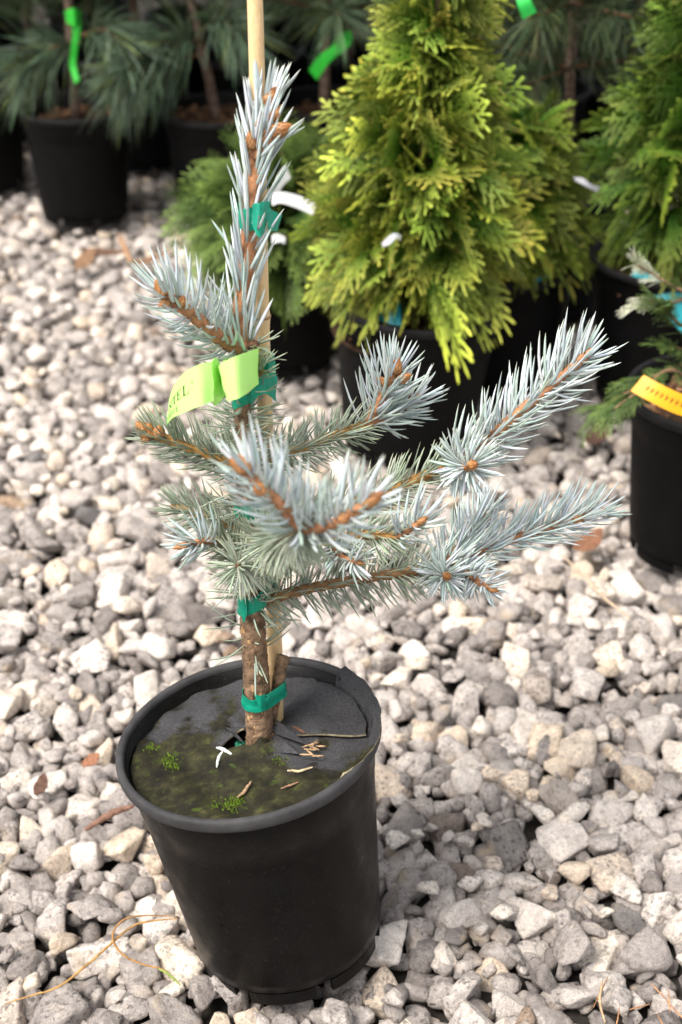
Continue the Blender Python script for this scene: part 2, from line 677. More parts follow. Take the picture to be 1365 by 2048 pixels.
# the gravel goes on to both sides, out of frame
side_rng = np.random.default_rng(404)
for gy in np.arange(.0, 2.9, .023):
    for gx_ in np.arange(-1.7, 1.7, .023):
        x, y = gx_ + side_rng.uniform(-.009, .009), gy + side_rng.uniform(-.009, .009)
        if inside(np.array(x), np.array(y)) or abs(x) > .75 + .36 * y:
            continue
        k = int(side_rng.integers(NVAR))
        q = RL[int(side_rng.integers(len(RL)))]
        mass.add(SHAPES[2][k] @ q.T * side_rng.uniform(.013, .022) + (x, y, side_rng.normal(-.019, .004)), None, ICO[2][1], (side_rng.random(), 0, 0))
tag(mass.build('gravel', M['stone_mass'], ground), 'loose pale granite gravel', kind='stuff')

# ------------------------------------------------------------------ nursery pots
def pot_parts(Rt, Rb, H, matw, matr, n=96, detail=True):
    """meshes of one nursery pot standing on z = 0: wall, rim and a foot"""
    k = Rt / .0845
    zr = H - .0078
    wall = Acc()
    prof = [(.002, .010), (Rb - .004, .010), (Rb, .0125), (Rb + .0008, .02)]
    for t in np.linspace(0.1, .82, 10):
        prof.append((Rb + .0008 + (Rt - .0065 - Rb) * t, .02 + (zr - .02) * t))
    rr, zz = prof[-1]
    prof += [(rr + .0007, zz + .001), (Rt - .0052, zr - .002), (Rt - .0052, zr + .004), (Rt - .0060, zr + .004), (Rt - .0062, zr - .004),
             (Rt - .0078, zr - .0045), (Rt - .0082, zr - .011), (Rt - .0090, zr - .0115), (rr - .0025, zz), (Rb - .002, .014), (.002, .014)]
    lathe(wall, prof, n)
    rim = Acc()
    lathe(rim, [(Rt - .0048, zr - .0005), (Rt - .0012, zr - .001), (Rt, zr + .001), (Rt + .0002, H - .0022), (Rt - .0003, H - .0008), (Rt - .0012, H),
                (Rt - .0036, H), (Rt - .0046, H - .0008), (Rt - .0052, H - .0022), (Rt - .0054, zr + .001), (Rt - .0052, zr + .0005)], n, closed=True)
    foot = Acc()
    a = np.linspace(-.36, .36, 9)
    ring = [(Rb - .0045, .0105), (Rb - .0008, .0105), (Rb - .0016, 0), (Rb - .0052, 0)]
    V = np.array([[(r * math.cos(t), r * math.sin(t), z) for (r, z) in ring] for t in a]).reshape(-1, 3)
    Q = [(i * 4 + j, i * 4 + (j + 1) % 4, i * 4 + 4 + (j + 1) % 4, i * 4 + 4 + j) for i in range(8) for j in range(4)]
    Q += [(3, 2, 1, 0), (32, 33, 34, 35)]
    foot.add(V, Q)
    return wall.mesh('wall', matw), rim.mesh('rim', matr), foot.mesh('foot', matw, False)


def make_pot(meshes, label, loc, rot=(0, 0, 0), group=None):
    t = thing('nursery_pot', label, 'pot', loc, group)
    t.rotation_euler = rot
    link('wall', meshes[0], t)
    link('rim', meshes[1], t)
    for k in range(7):
        f = link('foot', meshes[2], t)
        f.rotation_euler = (0, 0, k * 2 * math.pi / 7 + .2)
    return t


POT_H = .174
near = pot_parts(.0845, .0640, POT_H, M['pot'], M['rim'], 128)
LEAN = R(-8.0)
PTILT = R(-3.0)
pot_ax = Matrix.Rotation(LEAN, 3, 'Y') @ Matrix.Rotation(PTILT, 3, 'X') @ Vector((0, 0, POT_H))
pot_loc = tuple(Vector((-.0590, .6925, .1675)) - pot_ax)
main_pot = make_pot(near, 'scuffed black plastic pot holding the small blue spruce, leaning slightly on the gravel', pot_loc, (PTILT, LEAN, 0))
POTM = Matrix.Translation(pot_loc) @ Matrix.Rotation(LEAN, 4, 'Y') @ Matrix.Rotation(PTILT, 4, 'X')


def pot_local(p):
    return np.array(POTM.inverted() @ Vector(p))


def pot_world(p):
    return np.array(POTM @ Vector(p))


# ------------------------------------------------------------------ felt disc in the pot
trunk_base = at(521, 1496, .700)
tb = pot_local(trunk_base)
ZD = .1615


def disc_z(x, y):
    return ZD + .0016 * np.sin(x * 70 + 1.0) * np.cos(y * 60 + .5) + .0009 * np.sin(x * 160 + y * 120) - .0015 * (x < -.02) * 0


def disc_sheet(acc, th0, th1, router, rinner, zoff, n=150, m=26, thick=.0013):
    th = np.linspace(th0, th1, n)
    G = np.zeros((n, m, 3))
    for i, t in enumerate(th):
        d = np.array([math.cos(t), math.sin(t)])
        R_ = router(t)
        b = tb[0] * d[0] + tb[1] * d[1]
        ro = -b + math.sqrt(max(b * b - (tb[0] ** 2 + tb[1] ** 2) + R_ ** 2, 1e-9))
        ri = rinner(t)
        for j in range(m):
            f = (j / (m - 1)) ** .85
            r = ri + (ro - ri) * f
            x, y = tb[0] + d[0] * r, tb[1] + d[1] * r
            rc = math.hypot(x, y)
            lift = max(0, rc - .070) / .014
            z = disc_z(x, y) + zoff(t, f)
            if rc > .0776:                              # climbs over the rim where it reaches past the wall
                z = max(z, min(POT_H + .0006, ZD + (rc - .0760) / .003 * (POT_H + .0006 - ZD)))
            G[i, j] = (x, y, z)
    N = unit(np.cross(np.gradient(G, axis=0), np.gradient(G, axis=1)))
    N *= np.sign(N[..., 2:3] + 1e-9)
    V = np.vstack([(G).reshape(-1, 3), (G - N * thick).reshape(-1, 3)])
    k = n * m
    i = np.arange(n - 1)[:, None] * m
    j = np.arange(m - 1)[None]
    Q1 = np.stack([i + j, i + m + j, i + m + j + 1, i + j + 1], -1).reshape(-1, 4)
    acc.add(V, np.vstack([Q1, Q1[:, ::-1] + k]), None, (.1, .1, .1))
    e = []
    loop = [a * m for a in range(n)] + [(n - 1) * m + b for b in range(1, m)] + [a * m + m - 1 for a in range(n - 2, -1, -1)] + [b for b in range(m - 2, 0, -1)]
    E = Acc()
    for p, q in zip(loop, loop[1:] + loop[:1]):
        e.append((p, q, q + k, p + k))
    E.add(V, e, None, (.30, .25, .16))
    return E


def rag(t, s):
    return .0005 * math.sin(t * 17 + s) + .0003 * math.sin(t * 41 + s * 2)


def r_out(t):
    d = math.degrees(t)
    base = .0766
    if d < 55:
        base = .0742
    if d > 300:
        u = min(1, (d - 300) / 35)
        base += u * u * (3 - 2 * u) * .0085
    if d > 385:
        base += (d - 385) / 25 * .002
    return base + rag(t, 1)


def r_in(t):
    d = math.degrees(t) % 360
    r = .0095
    for c, wd, h in ((192, 30, .0155), (250, 22, .003), (20, 25, .007), (120, 20, .003)):
        r += h * math.exp(-((d - c) / wd) ** 2)
    return r


def z_off(t, f):
    d = math.degrees(t)
    z = 0.0
    if d < 60:
        z += .0030 * (1 - max(0, d) / 60) + .001
    z += .0045 * max(0, 1 - f * 4.5) * (.5 + .5 * math.sin(t * 5 + 1))
    if 225 < d < 300:
        z += .004 * max(0, 1 - f * 3) * math.sin((d - 225) / 75 * math.pi)
    return z


sheet = Acc()
edge = disc_sheet(sheet, R(-9), R(402), r_out, r_in, z_off)
disc = sheet.build('weed_disc', M['felt'])
disc.matrix_world = POTM
tag(disc, 'grey felt weed disc with algae and an overlapping cut edge, filling the spruce pot', 'weed disc')
eo = edge.build('cut_edge', M['litter'], disc, False)

def on_disc(px, py, lift=.001):
    d = ray(px, py)
    o_ = np.array([0, 0, CAM_H])
    nrm = np.array(POTM.to_3x3() @ Vector((0, 0, 1)))
    p0 = pot_world((0, 0, ZD + lift))
    return o_ + d * (np.dot(p0 - o_, nrm) / np.dot(d, nrm))


# lifted corners of the slit felt
for pts in ([on_disc(446, 1448, .0015), on_disc(494, 1408, .016), on_disc(500, 1464, .0015)],
            [on_disc(446, 1450, .002), on_disc(470, 1462, .006), on_disc(486, 1482, .001)],
            [on_disc(552, 1466, .004), on_disc(556, 1440, .013), on_disc(616, 1488, .0045)],
            [on_disc(505, 1502, .002), on_disc(560, 1474, .009), on_disc(600, 1508, .002)]):
    f = Acc()
    P = np.array([pot_local(q) for q in pts])
    nn = unit(np.cross(P[1] - P[0], P[2] - P[0]))
    f.add(np.vstack([P, P - nn * .0012]), [(0, 1, 4, 3), (1, 2, 5, 4), (2, 0, 3, 5)], [(0, 1, 2), (5, 4, 3)])
    f.build('lifted_flap', M['felt'], disc, False)

# moss tufts on the felt
mp_ = Acc()
for (px, py, n_, s) in ((335, 1518, 90, .006), (345, 1530, 50, .006), (462, 1606, 110, .007), (478, 1598, 60, .004), (300, 1497, 50, .007), (430, 1610, 40, .006), (560, 1525, 30, .006)):
    c = pot_local(at(px, py, .69))
    d = ray(px, py)
    o_ = np.array([0, 0, CAM_H])
    # meet the plane of the disc
    nrm = np.array(POTM.to_3x3() @ Vector((0, 0, 1)))
    p0 = pot_world((0, 0, ZD))
    hit = o_ + d * (np.dot(p0 - o_, nrm) / np.dot(d, nrm))
    c = pot_local(hit)
    for _ in range(n_):
        x, y = c[0] + rng.normal(0, s * .5), c[1] + rng.normal(0, s * .5)
        if math.hypot(x, y) > .071:
            continue
        z = disc_z(x, y)
        h = rng.uniform(.0006, .0018)
        r = rng.uniform(.0004, .0008)
        a = rng.uniform(0, 6.28)
        V = [(x + r * math.cos(a + q * 2.09), y + r * math.sin(a + q * 2.09), z - .0003) for q in range(3)] + [(x + rng.normal(0, .0005), y + rng.normal(0, .0005), z + h)]
        mp_.add(V, None, [(0, 1, 3), (1, 2, 3), (2, 0, 3)], np.array((.075, .125, .010)) * rng.uniform(.4, 1.4))
tag(mp_.build('moss', M['moss'], disc), kind='stuff')


# potting mix below the felt, and fertiliser beads in the slit
soil = Acc()
nr, na = 14, 64
V = []
for i in range(nr):
    for j in range(na):
        r = .0750 * (i + .001) / (nr - 1)
        V.append((r * math.cos(j / na * 6.2832), r * math.sin(j / na * 6.2832), .1530 + rng.normal(0, .0008)))
Q = [(i * na + j, i * na + (j + 1) % na, (i + 1) * na + (j + 1) % na, (i + 1) * na + j) for i in range(nr - 1) for j in range(na)]
soil.add(V, [q[::-1] for q in Q], None, (.035, .025, .018))
so = soil.build('potting_mix', M['mulch'])
so.matrix_world = POTM
tag(so, 'dark potting mix showing in the slit of the felt disc round the spruce trunk', 'soil')
bd = Acc()
iv, it = ico(2)
for _ in range(60):
    p = on_disc(rng.uniform(474, 506), rng.uniform(1484, 1505), -.0075 + rng.uniform(0, .0012))
    bd.add(iv * rng.uniform(.0012, .0017) + p, None, it, np.array((.01, .13, .07)) * rng.uniform(.6, 1.3))
tag(bd.build('fertiliser_beads', M['pearl']), 'tiny green fertiliser beads in the felt slit by the spruce trunk', 'fertiliser', kind='stuff')

# ------------------------------------------------------------------ spruce
NEW_PALE, NEW_EDGE, NEW_TIP = np.array((.61, .665, .685)), np.array((.25, .32, .28)), np.array((.48, .50, .36))
OLD_PALE, OLD_EDGE, OLD_TIP = np.array((.36, .405, .325)), np.array((.145, .19, .115)), np.array((.46, .44, .26))


def needles(acc, P, D, Bd, L, W, new=True, sides=6, pal=None):
    n = len(P)
    if n == 0:
        return
    pale, edge_, tip = pal if pal else ((NEW_PALE, NEW_EDGE, NEW_TIP) if new else (OLD_PALE, OLD_EDGE, OLD_TIP))
    S = np.array([0, .08, .35, .65, .88, 1.0])
    WW = np.array([.55, .9, 1.0, .95, .62, .06])
    k = len(S)
    D = unit(D)
    side = np.cross(D, UP + rng.normal(0, .35, (n, 3)))
    side = unit(side)
    nrm = np.cross(side, D)
    C0 = P[:, None] + L[:, None, None] * (D[:, None] * S[None, :, None] + Bd[:, None] * (S ** 2)[None, :, None])
    a = np.arange(sides) / sides * 2 * math.pi
    hw = (W[:, None] * WW[None])[..., None, None] * .5
    off = np.cos(a)[None, None, :, None] * side[:, None, None] + .72 * np.sin(a)[None, None, :, None] * nrm[:, None, None]
    V = C0[:, :, None] + hw * off
    # colours
    fe = (np.abs(np.cos(a)) > .9).astype(float)[None, None, :, None]
    tn = rng.uniform(.82, 1.14, (n, 1, 1, 1))
    hue = 1 + rng.normal(0, .035, (n, 1, 1, 3))
    greener = (rng.random((n, 1, 1, 1)) < .22)
    hue = np.where(greener, hue * np.array((.86, .92, .84)), hue)
    cc = (pale * (1 - fe) + edge_ * fe) * tn * hue
    cc = np.broadcast_to(cc, (n, k, sides, 3)).copy()
    tw = np.clip((S - .86) / .14, 0, 1)[None, :, None, None]
    cc = cc * (1 - .75 * tw) + tip * .75 * tw
    bw = np.clip(1 - S / .12, 0, 1)[None, :, None, None]
    cc = cc * (1 - .5 * bw) + np.array((.22, .20, .11)) * .5 * bw
    base = (np.arange(n) * k * sides)[:, None, None]
    i = (np.arange(k - 1) * sides)[None, :, None]
    j = np.arange(sides)[None, None]
    j2 = (j + 1) % sides
    Q = np.stack([base + i + j, base + i + j2, base + i + sides + j2, base + i + sides + j], -1).reshape(-1, 4)
    acc.add(V.reshape(-1, 3), Q, None, np.clip(cc.reshape(-1, 3), 0, 1))


def pegs(acc, P, T, Rr, c):
    """raised leaf-base ridges below every needle"""
    n = len(P)
    if not n:
        return
    S = np.cross(T, Rr)
    l = rng.uniform(.0030, .0046, (n, 1))
    wd = rng.uniform(.0006, .0009, (n, 1))
    h = rng.uniform(.0005, .0009, (n, 1))
    b = P - Rr * .0004
    V = np.stack([b - T * l, b - S * wd, b + S * wd, b + T * .0010, b + Rr * (h + .0004) + T * .0004, b - T * l * .5 + Rr * h * .75], 1)
    T_ = np.array([(0, 5, 1), (0, 2, 5), (1, 5, 4), (5, 2, 4), (1, 4, 3), (2, 3, 4)])
    tri = (np.arange(n) * 6)[:, None, None] + T_[None]
    C = np.repeat(np.asarray(c) * rng.uniform(.75, 1.3, (n, 1)), 6, axis=0).reshape(n, 6, 3)
    C[:, 0] *= .55
    C[:, 1:3] *= .6
    acc.add(V.reshape(-1, 3), None, tri.reshape(-1, 3), np.clip(C.reshape(-1, 3), 0, 1))


TW_NEW, TW_OLD = (.44, .205, .10), (.43, .235, .075)


def shoot(stem, need, pts, r0, r1, new=True, per_cm=15, L=(.017, .024), W=.00165, spread=58, up=.38, fwd=.30, under=.45,
          skip=(0, 1), c=None, knob=True, endcap=6):
    """one twig: pts are (px, py, Y)"""
    W3 = np.array([ats(*p) if len(p) == 3 else p for p in pts])
    ln = np.linalg.norm(np.diff(W3, axis=0), axis=1).sum()
    m = max(8, int(ln / .003))
    P = catmull(W3, m)
    c = c if c is not None else (TW_NEW if new else TW_OLD)
    rad = np.linspace(r0, r1, m)
    tube(stem, P, rad, 9, c, .06, True, .12)
    T, Nn, B = frames(P)
    seg = np.concatenate([[0], np.cumsum(np.linalg.norm(np.diff(P, axis=0), axis=1))])
    k = int(ln * 100 * per_cm * (.95 if new else 1.12) * (skip[1] - skip[0]))
    s = np.sort(rng.uniform(skip[0], skip[1], k)) * seg[-1]
    f = np.interp(s, seg, np.arange(m))
    i = np.clip(f.astype(int), 0, m - 2)
    fr = (f - i)[:, None]
    p = P[i] * (1 - fr) + P[i + 1] * fr
    t = unit(T[i] * (1 - fr) + T[i + 1] * fr)
    n1 = unit(Nn[i] - t * (Nn[i] * t).sum(1, keepdims=True))
    b1 = np.cross(t, n1)
    az = np.arange(k) * 2.39996 + rng.normal(0, .35, k)
    rr = np.cos(az)[:, None] * n1 + np.sin(az)[:, None] * b1
    rad_i = np.interp(s, seg, rad)[:, None]
    pb = p + rr * rad_i
    pegs(stem, pb, t, rr, c)
    keep = (rr[:, 2] > -.35) | (rng.random(k) < under)
    pb, t, rr = pb[keep], t[keep], rr[keep]
    k = len(pb)
    sp = np.radians(rng.normal(spread, 8, k))[:, None]
    endf = (s[keep] / seg[-1])[:, None]
    sp = sp * (1 - .30 * np.clip((endf - .75) / .25, 0, 1))
    D = t * np.cos(sp) + rr * np.sin(sp)
    D[:, 2] += np.where(D[:, 2] < 0, up * .25, 0)
    Bd = t * fwd * rng.uniform(.5, 1.3, (k, 1)) + UP * up * rng.uniform(.4, 1.3, (k, 1)) + rng.normal(0, .05, (k, 3))
    Ln = rng.uniform(L[0], L[1], k) * (.93 if new else 1.0) * (1 - .25 * np.clip((endf[:, 0] - .85) / .15, 0, 1))
    needles(need, pb - rr[:k] * .0003, D, Bd * .95, Ln, W * rng.uniform(.85, 1.15, k), new)
    if endcap:
        tt = T[-1]
        aa = rng.uniform(0, 6.28, endcap)
        rr2 = np.cos(aa)[:, None] * Nn[-1] + np.sin(aa)[:, None] * B[-1]
        D2 = unit(tt + rr2 * rng.uniform(.35, .8, (endcap, 1)))
        needles(need, P[-1] + rr2 * r1 * .7, D2, np.tile(UP * .12, (endcap, 1)), rng.uniform(L[0], L[1], endcap) * .8, np.full(endcap, W), new)
    return P, T


def bud_mesh():
    """ovoid resin bud with overlapping scales, unit length along +z"""
    a = Acc()
    prof = [(0.01, 0), (.30, .05), (.42, .25), (.40, .45), (.28, .72), (.12, .92), (.01, 1)]
    lathe(a, prof, 10, (.33, .13, .035))
    for k in range(38):
        f = k / 38
        z = .02 + .60 * f
        r = float(np.interp(z, [p[1] for p in prof], [p[0] for p in prof])) + .012
        t = k * 2.39996
        d = np.array([math.cos(t), math.sin(t), 0])
        s_ = np.array([-math.sin(t), math.cos(t), 0])
        r2 = float(np.interp(min(z + .24, 1), [p[1] for p in prof], [p[0] for p in prof])) + .018
        wd = .15
        wd *= 1 - .45 * f
        V = [d * r + s_ * wd + UP * z, d * r - s_ * wd + UP * z, d * (r + r2) * .52 - s_ * wd * .8 + UP * (z + .12), d * r2 + UP * (z + .26),
             d * (r + r2) * .52 + s_ * wd * .8 + UP * (z + .12), d * ((r + r2) * .5 + .05) + UP * (z + .10)]
        cc = np.array((.43, .205, .080)) * rng.uniform(.7, 1.25)
        C = np.tile(cc, (6, 1))
        C[3] *= 1.3
        C[:2] *= .7
        a.add(V, None, [(0, 5, 1), (1, 5, 2), (2, 5, 3), (3, 5, 4), (4, 5, 0)], np.clip(C, 0, 1))
    return a.mesh('bud', M['bud'])


BUD = bud_mesh()


def bud(parent, p, d, ln=.009, fat=1.0):
    o = link('bud', BUD, parent, tuple(p))
    o.rotation_euler = Vector(unit(d)).to_track_quat('Z', 'Y').to_euler()
    o.scale = (ln * fat, ln * fat, ln)
    return o


tree = thing('spruce_tree', 'small staked blue spruce with silvery needles and orange twigs in the foreground pot', 'spruce tree', tuple(trunk_base))
OFF = -trunk_base


def shifted(acc):
    acc.v = [v + OFF for v in acc.v]
    return acc


class Limb:
    """a branch with its needles and buds; built relative to the tree's base"""

    def __init__(self, name='branch'):
        self.name, self.stem, self.new, self.old, self.buds = name, Acc(), Acc(), Acc(), []

    def shoot(self, pts, r0, r1, new=True, **kw):
        return shoot(self.stem, self.new if new else self.old, pts, r0, r1, new, **kw)

    def bud(self, p, d, ln=.009, fat=1.0):
        self.buds.append((np.asarray(p, float), d, ln, fat))

    def done(self, mat):
        o = shifted(self.stem).build(self.name, mat, tree)
        for a, m in ((self.new, 'new_needle'), (self.old, 'old_needle')):
            if a.n:
                tag(shifted(a).build('needles', M[m], o), kind='stuff')
        for (p, d, ln, fat) in self.buds:
            bud(o, p + OFF, d, ln, fat)
        return o


# trunk (older wood) ---------------------------------------------------------
TR = [(521, 1510, .700), (520, 1460, .700), (516, 1400, .700), (511, 1320, .699), (506, 1250, .699), (502, 1180, .698), (497, 1100, .698),
      (492, 1010, .699), (488, 920, .700), (486, 830, .701), (486, 760, .702), (487, 692, .702)]
TRW = np.array([ats(*p) for p in TR])
TRR = np.array([.0092, .0088, .0084, .0080, .0076, .0070, .0062, .0056, .0050, .0046, .0046, .0054])
trunk = Limb('trunk')
Pt = catmull(TRW, 160)
Rt_ = np.interp(np.linspace(0, 1, 160), np.linspace(0, 1, len(TRR)), TRR)
tube(trunk.stem, Pt, Rt_, 20, (.235, .150, .092), .035, True, .16)
# flakes of bark, knots
Tt, Nt, Bt = frames(Pt)
for _ in range(520):
    i = int(rng.integers(2, 120))
    a = rng.uniform(0, 6.28)
    d = math.cos(a) * Nt[i] + math.sin(a) * Bt[i]
    s_ = np.cross(Tt[i], d)
    p = Pt[i] + d * (Rt_[i] - .0003)
    l, wd, h = rng.uniform(.001, .0034), rng.uniform(.0006, .0015), rng.uniform(.0005, .0012)
    cc = np.array((.27, .165, .095)) * rng.uniform(.55, 1.45) if rng.random() < .85 else np.array((.50, .30, .13))
    trunk.stem.add([p - Tt[i] * l, p - s_ * wd, p + s_ * wd, p + Tt[i] * l, p + d * h + Tt[i] * l * rng.uniform(-.4, .6)], None,
                   [(0, 4, 1), (0, 2, 4), (1, 4, 3), (2, 3, 4)], np.clip(cc, 0, 1))


def trunk_at(py):
    """world point and radius of the trunk at the height where it shows at a photo row"""
    rows = np.array([p[1] for p in TR])[::-1]
    return np.array([np.interp(py, rows, TRW[::-1, k]) for k in range(3)]), float(np.interp(py, rows, TRR[::-1]))


def trunk_needles(y0, y1, n, L=(.017, .024), tilt=.25):
    P, D, Bd = [], [], []
    for _ in range(n):
        p, r = trunk_at(rng.uniform(y0, y1))
        a = rng.uniform(0, 6.28)
        d = np.array([math.cos(a), math.sin(a), 0])
        P.append(p + d * r)
        D.append(d + UP * rng.normal(tilt, .22))
        Bd.append(UP * rng.uniform(-.1, .35) + rng.normal(0, .08, 3))
    needles(trunk.old, np.array(P), np.array(D), np.array(Bd), rng.uniform(L[0], L[1], n), rng.uniform(.0011, .0014, n), False)


trunk_needles(1205, 1340, 26, (.018, .027), .15)
trunk_needles(1040, 1200, 90)
trunk_needles(800, 1040, 190)
trunk_needles(700, 800, 36)
trunk.done(M['bark'])

# leader (this year's growth above the whorl) --------------------------------
ld = Limb('leader')
LP = [(487, 695, .702), (482, 645, .702), (487, 580, .703), (493, 510, .703), (500, 440, .704), (507, 370, .704), (514, 310, .705), (522, 250, .706), (530, 205, .707)]
P, T = ld.shoot(LP, .0052, .0040, True, per_cm=10.5, L=(.023, .030), W=.0021, spread=25, up=.10, fwd=.10, under=1, skip=(0.02, 1), endcap=12)
# the forked tip
P2, T2 = ld.shoot([(514, 318, .703), (528, 290, .700), (541, 266, .698)], .0036, .0030, True, per_cm=9, L=(.018, .024), W=.0020, spread=30, up=.15, endcap=3)
ld.bud(ats(541, 268, .698), ats(573, 254, .696) - ats(541, 268, .698), .0135, .72)
ld.bud(ats(531, 212, .705), ats(551, 178, .705) - ats(531, 212, .705), .012, .8)
ld.bud(ats(505, 300, .700), ats(497, 262, .699) - ats(505, 300, .700), .010, .7)
ld.bud(ats(523, 262, .702), ats(512, 200, .702) - ats(523, 262, .702), .012, .6)
ld.bud(ats(543, 245, .702), ats(560, 213, .702) - ats(543, 245, .702), .011, .6)
ld.done(M['twig'])

# whorl branch to the left, fresh ---------------------------------------------
b = Limb()
P, T = b.shoot([(486, 698, .702), (452, 684, .696), (415, 655, .688), (380, 625, .680), (350, 604, .674), (330, 586, .670)], .0042, .0033, True,
               per_cm=19, L=(.020, .027), W=.0019, spread=62, up=.42, fwd=.18, under=.75)
b.bud(ats(332, 590, .669), ats(314, 563, .666) - ats(332, 590, .669), .011, .8)
b.bud(ats(338, 606, .668), ats(318, 612, .664) - ats(338, 606, .668), .007, .9)
b.bud(ats(362, 612, .670), ats(368, 590, .668) - ats(362, 612, .670), .007, .9)
b.done(M['twig'])

# broken stub at the whorl on the right
b = Limb()
b.shoot([(488, 696, .701), (503, 690, .699), (514, 688, .697)], .0030, .0026, False, per_cm=9, L=(.010, .016), W=.0013, c=(.20, .10, .06), under=.3, spread=60)
b.shoot([(490, 760, .700), (512, 752, .692), (528, 742, .684)], .0012, .0009, False, per_cm=12, L=(.010, .015), W=.0013, c=(.25, .14, .08), spread=40)
b.done(M['twig'])

# left branch, last year's needles, bud cluster --------------------------------
b = Limb()
P, T = b.shoot([(488, 945, .700), (450, 925, .700), (410, 907, .699), (365, 890, .697), (325, 875, .695), (300, 866, .694)], .0030, .0024, False,
               per_cm=26, L=(.014, .019), W=.0013, spread=58, up=.28, fwd=.28, under=.9)
for (dx, dy, ex, ey, l, ft) in ((292, 862, 274, 846, .0085, .95), (298, 866, 276, 872, .0065, 1.0), (316, 874, 319, 852, .0085, .95), (296, 872, 284, 888, .006, 1.0),
                                (300, 862, 297, 846, .006, 1.0), (304, 872, 300, 862, .006, 1.0)):
    b.bud(ats(dx, dy, .691), ats(ex, ey, .689) - ats(dx, dy, .691), l, ft)
b.done(M['twig'])

# right upper branch with forked fresh tip -----------------------------------
b = Limb()
b.shoot([(492, 945, .701), (545, 918, .712), (600, 898, .725), (650, 878, .737), (705, 858, .748), (732, 852, .752)], .0031, .0027, False,
        per_cm=22, L=(.015, .020), W=.0013, spread=66, up=.10, fwd=.2, under=1, endcap=0)
P, T = b.shoot([(732, 852, .752), (748, 825, .752), (764, 795, .752), (778, 765, .752), (788, 745, .751)], .0034, .0028, True, per_cm=20, L=(.020, .027), W=.0019, spread=58, up=.30, fwd=.2, under=.8)
b.bud(ats(788, 748, .750), ats(798, 718, .749) - ats(788, 748, .750), .011, .85)
b.bud(ats(796, 762, .748), ats(824, 748, .746) - ats(796, 762, .748), .010, .75)
b.bud(ats(772, 768, .748), ats(754, 754, .746) - ats(772, 768, .748), .008, .75)
b.shoot([(742, 845, .753), (775, 832, .760), (810, 812, .768), (838, 790, .774)], .0026, .0022, True, per_cm=18, L=(.019, .025), W=.0019, spread=55, up=.22, fwd=.25, under=.8)
b.done(M['twig'])

# long right branch ----------------------------------------------------------------
b = Limb()
b.shoot([(496, 1055, .700), (560, 1050, .704), (640, 1030, .708), (720, 1003, .712), (790, 977, .716), (850, 952, .720), (905, 930, .724)], .0034, .0028, False,
        per_cm=20, L=(.015, .020), W=.0013, spread=62, up=.22, fwd=.24, under=.9, endcap=0)
P, T = b.shoot([(905, 930, .724), (940, 908, .724), (985, 872, .724), (1035, 828, .724), (1085, 785, .724), (1135, 742, .724), (1172, 712, .724)], .0034, .0026, True,
               per_cm=17, L=(.020, .027), W=.0020, spread=60, up=.36, fwd=.30, under=.8)
b.bud(ats(1142, 738, .720), ats(1168, 716, .718) - ats(1142, 738, .720), .009, .7)
b.bud(ats(1172, 714, .724), ats(1190, 690, .724) - ats(1172, 714, .724), .007, .7)
b.shoot([(912, 930, .722), (928, 932, .706), (940, 934, .692)], .0026, .0022, True, per_cm=30, L=(.018, .024), W=.0020, spread=72, up=.15, fwd=.1, under=1, endcap=4)
b.bud(ats(942, 932, .690), ats(960, 924, .680) - ats(942, 932, .690), .008, .9)
b.bud(ats(936, 934, .690), ats(925, 938, .680) - ats(936, 934, .690), .006, .9)
b.done(M['twig'])

# low right branch -------------------------------------------------------------------
b = Limb()
b.shoot([(502, 1215, .700), (560, 1192, .702), (625, 1176, .706), (690, 1164, .710), (760, 1152, .714), (830, 1142, .718), (868, 1136, .720)], .0034, .0028, False,
        per_cm=20, L=(.016, .022), W=.0013, spread=74, up=-.04, fwd=.15, under=1, endcap=0, c=(.30, .165, .075))
P, T = b.shoot([(868, 1136, .720), (915, 1118, .728), (975, 1098, .736), (1040, 1074, .744), (1105, 1052, .752), (1165, 1034, .758), (1200, 1022, .762)], .0030, .0022, True,
               per_cm=18, L=(.018, .024), W=.0018, spread=58, up=.36, fwd=.32, under=.75)
b.bud(ats(1145, 1042, .750), ats(1170, 1034, .749) - ats(1145, 1042, .750), .008, .7)
b.bud(ats(1195, 1024, .760), ats(1222, 1012, .762) - ats(1195, 1024, .760), .007, .6)
b.shoot([(868, 1136, .720), (884, 1146, .706), (892, 1152, .694)], .0024, .0020, True, per_cm=32, L=(.015, .020), W=.0017, spread=76, up=.08, fwd=.05, under=1, endcap=4)
b.bud(ats(894, 1152, .692), ats(898, 1156, .680) - ats(894, 1152, .692), .007, .9)
b.shoot([(905, 1124, .724), (935, 1146, .712), (960, 1166, .702), (978, 1176, .696)], .0024, .0018, True, per_cm=24, L=(.014, .020), W=.0017, spread=66, up=.10, fwd=.1, under=1)
b.bud(ats(978, 1176, .694), ats(1002, 1184, .690) - ats(978, 1176, .694), .007, .7)
b.shoot([(890, 1128, .726), (925, 1085, .745), (955, 1045, .760), (975, 1020, .770)], .0024, .0020, True, per_cm=22, L=(.018, .023), W=.0017, spread=55, up=.3, fwd=.3, under=.9)
b.done(M['twig'])

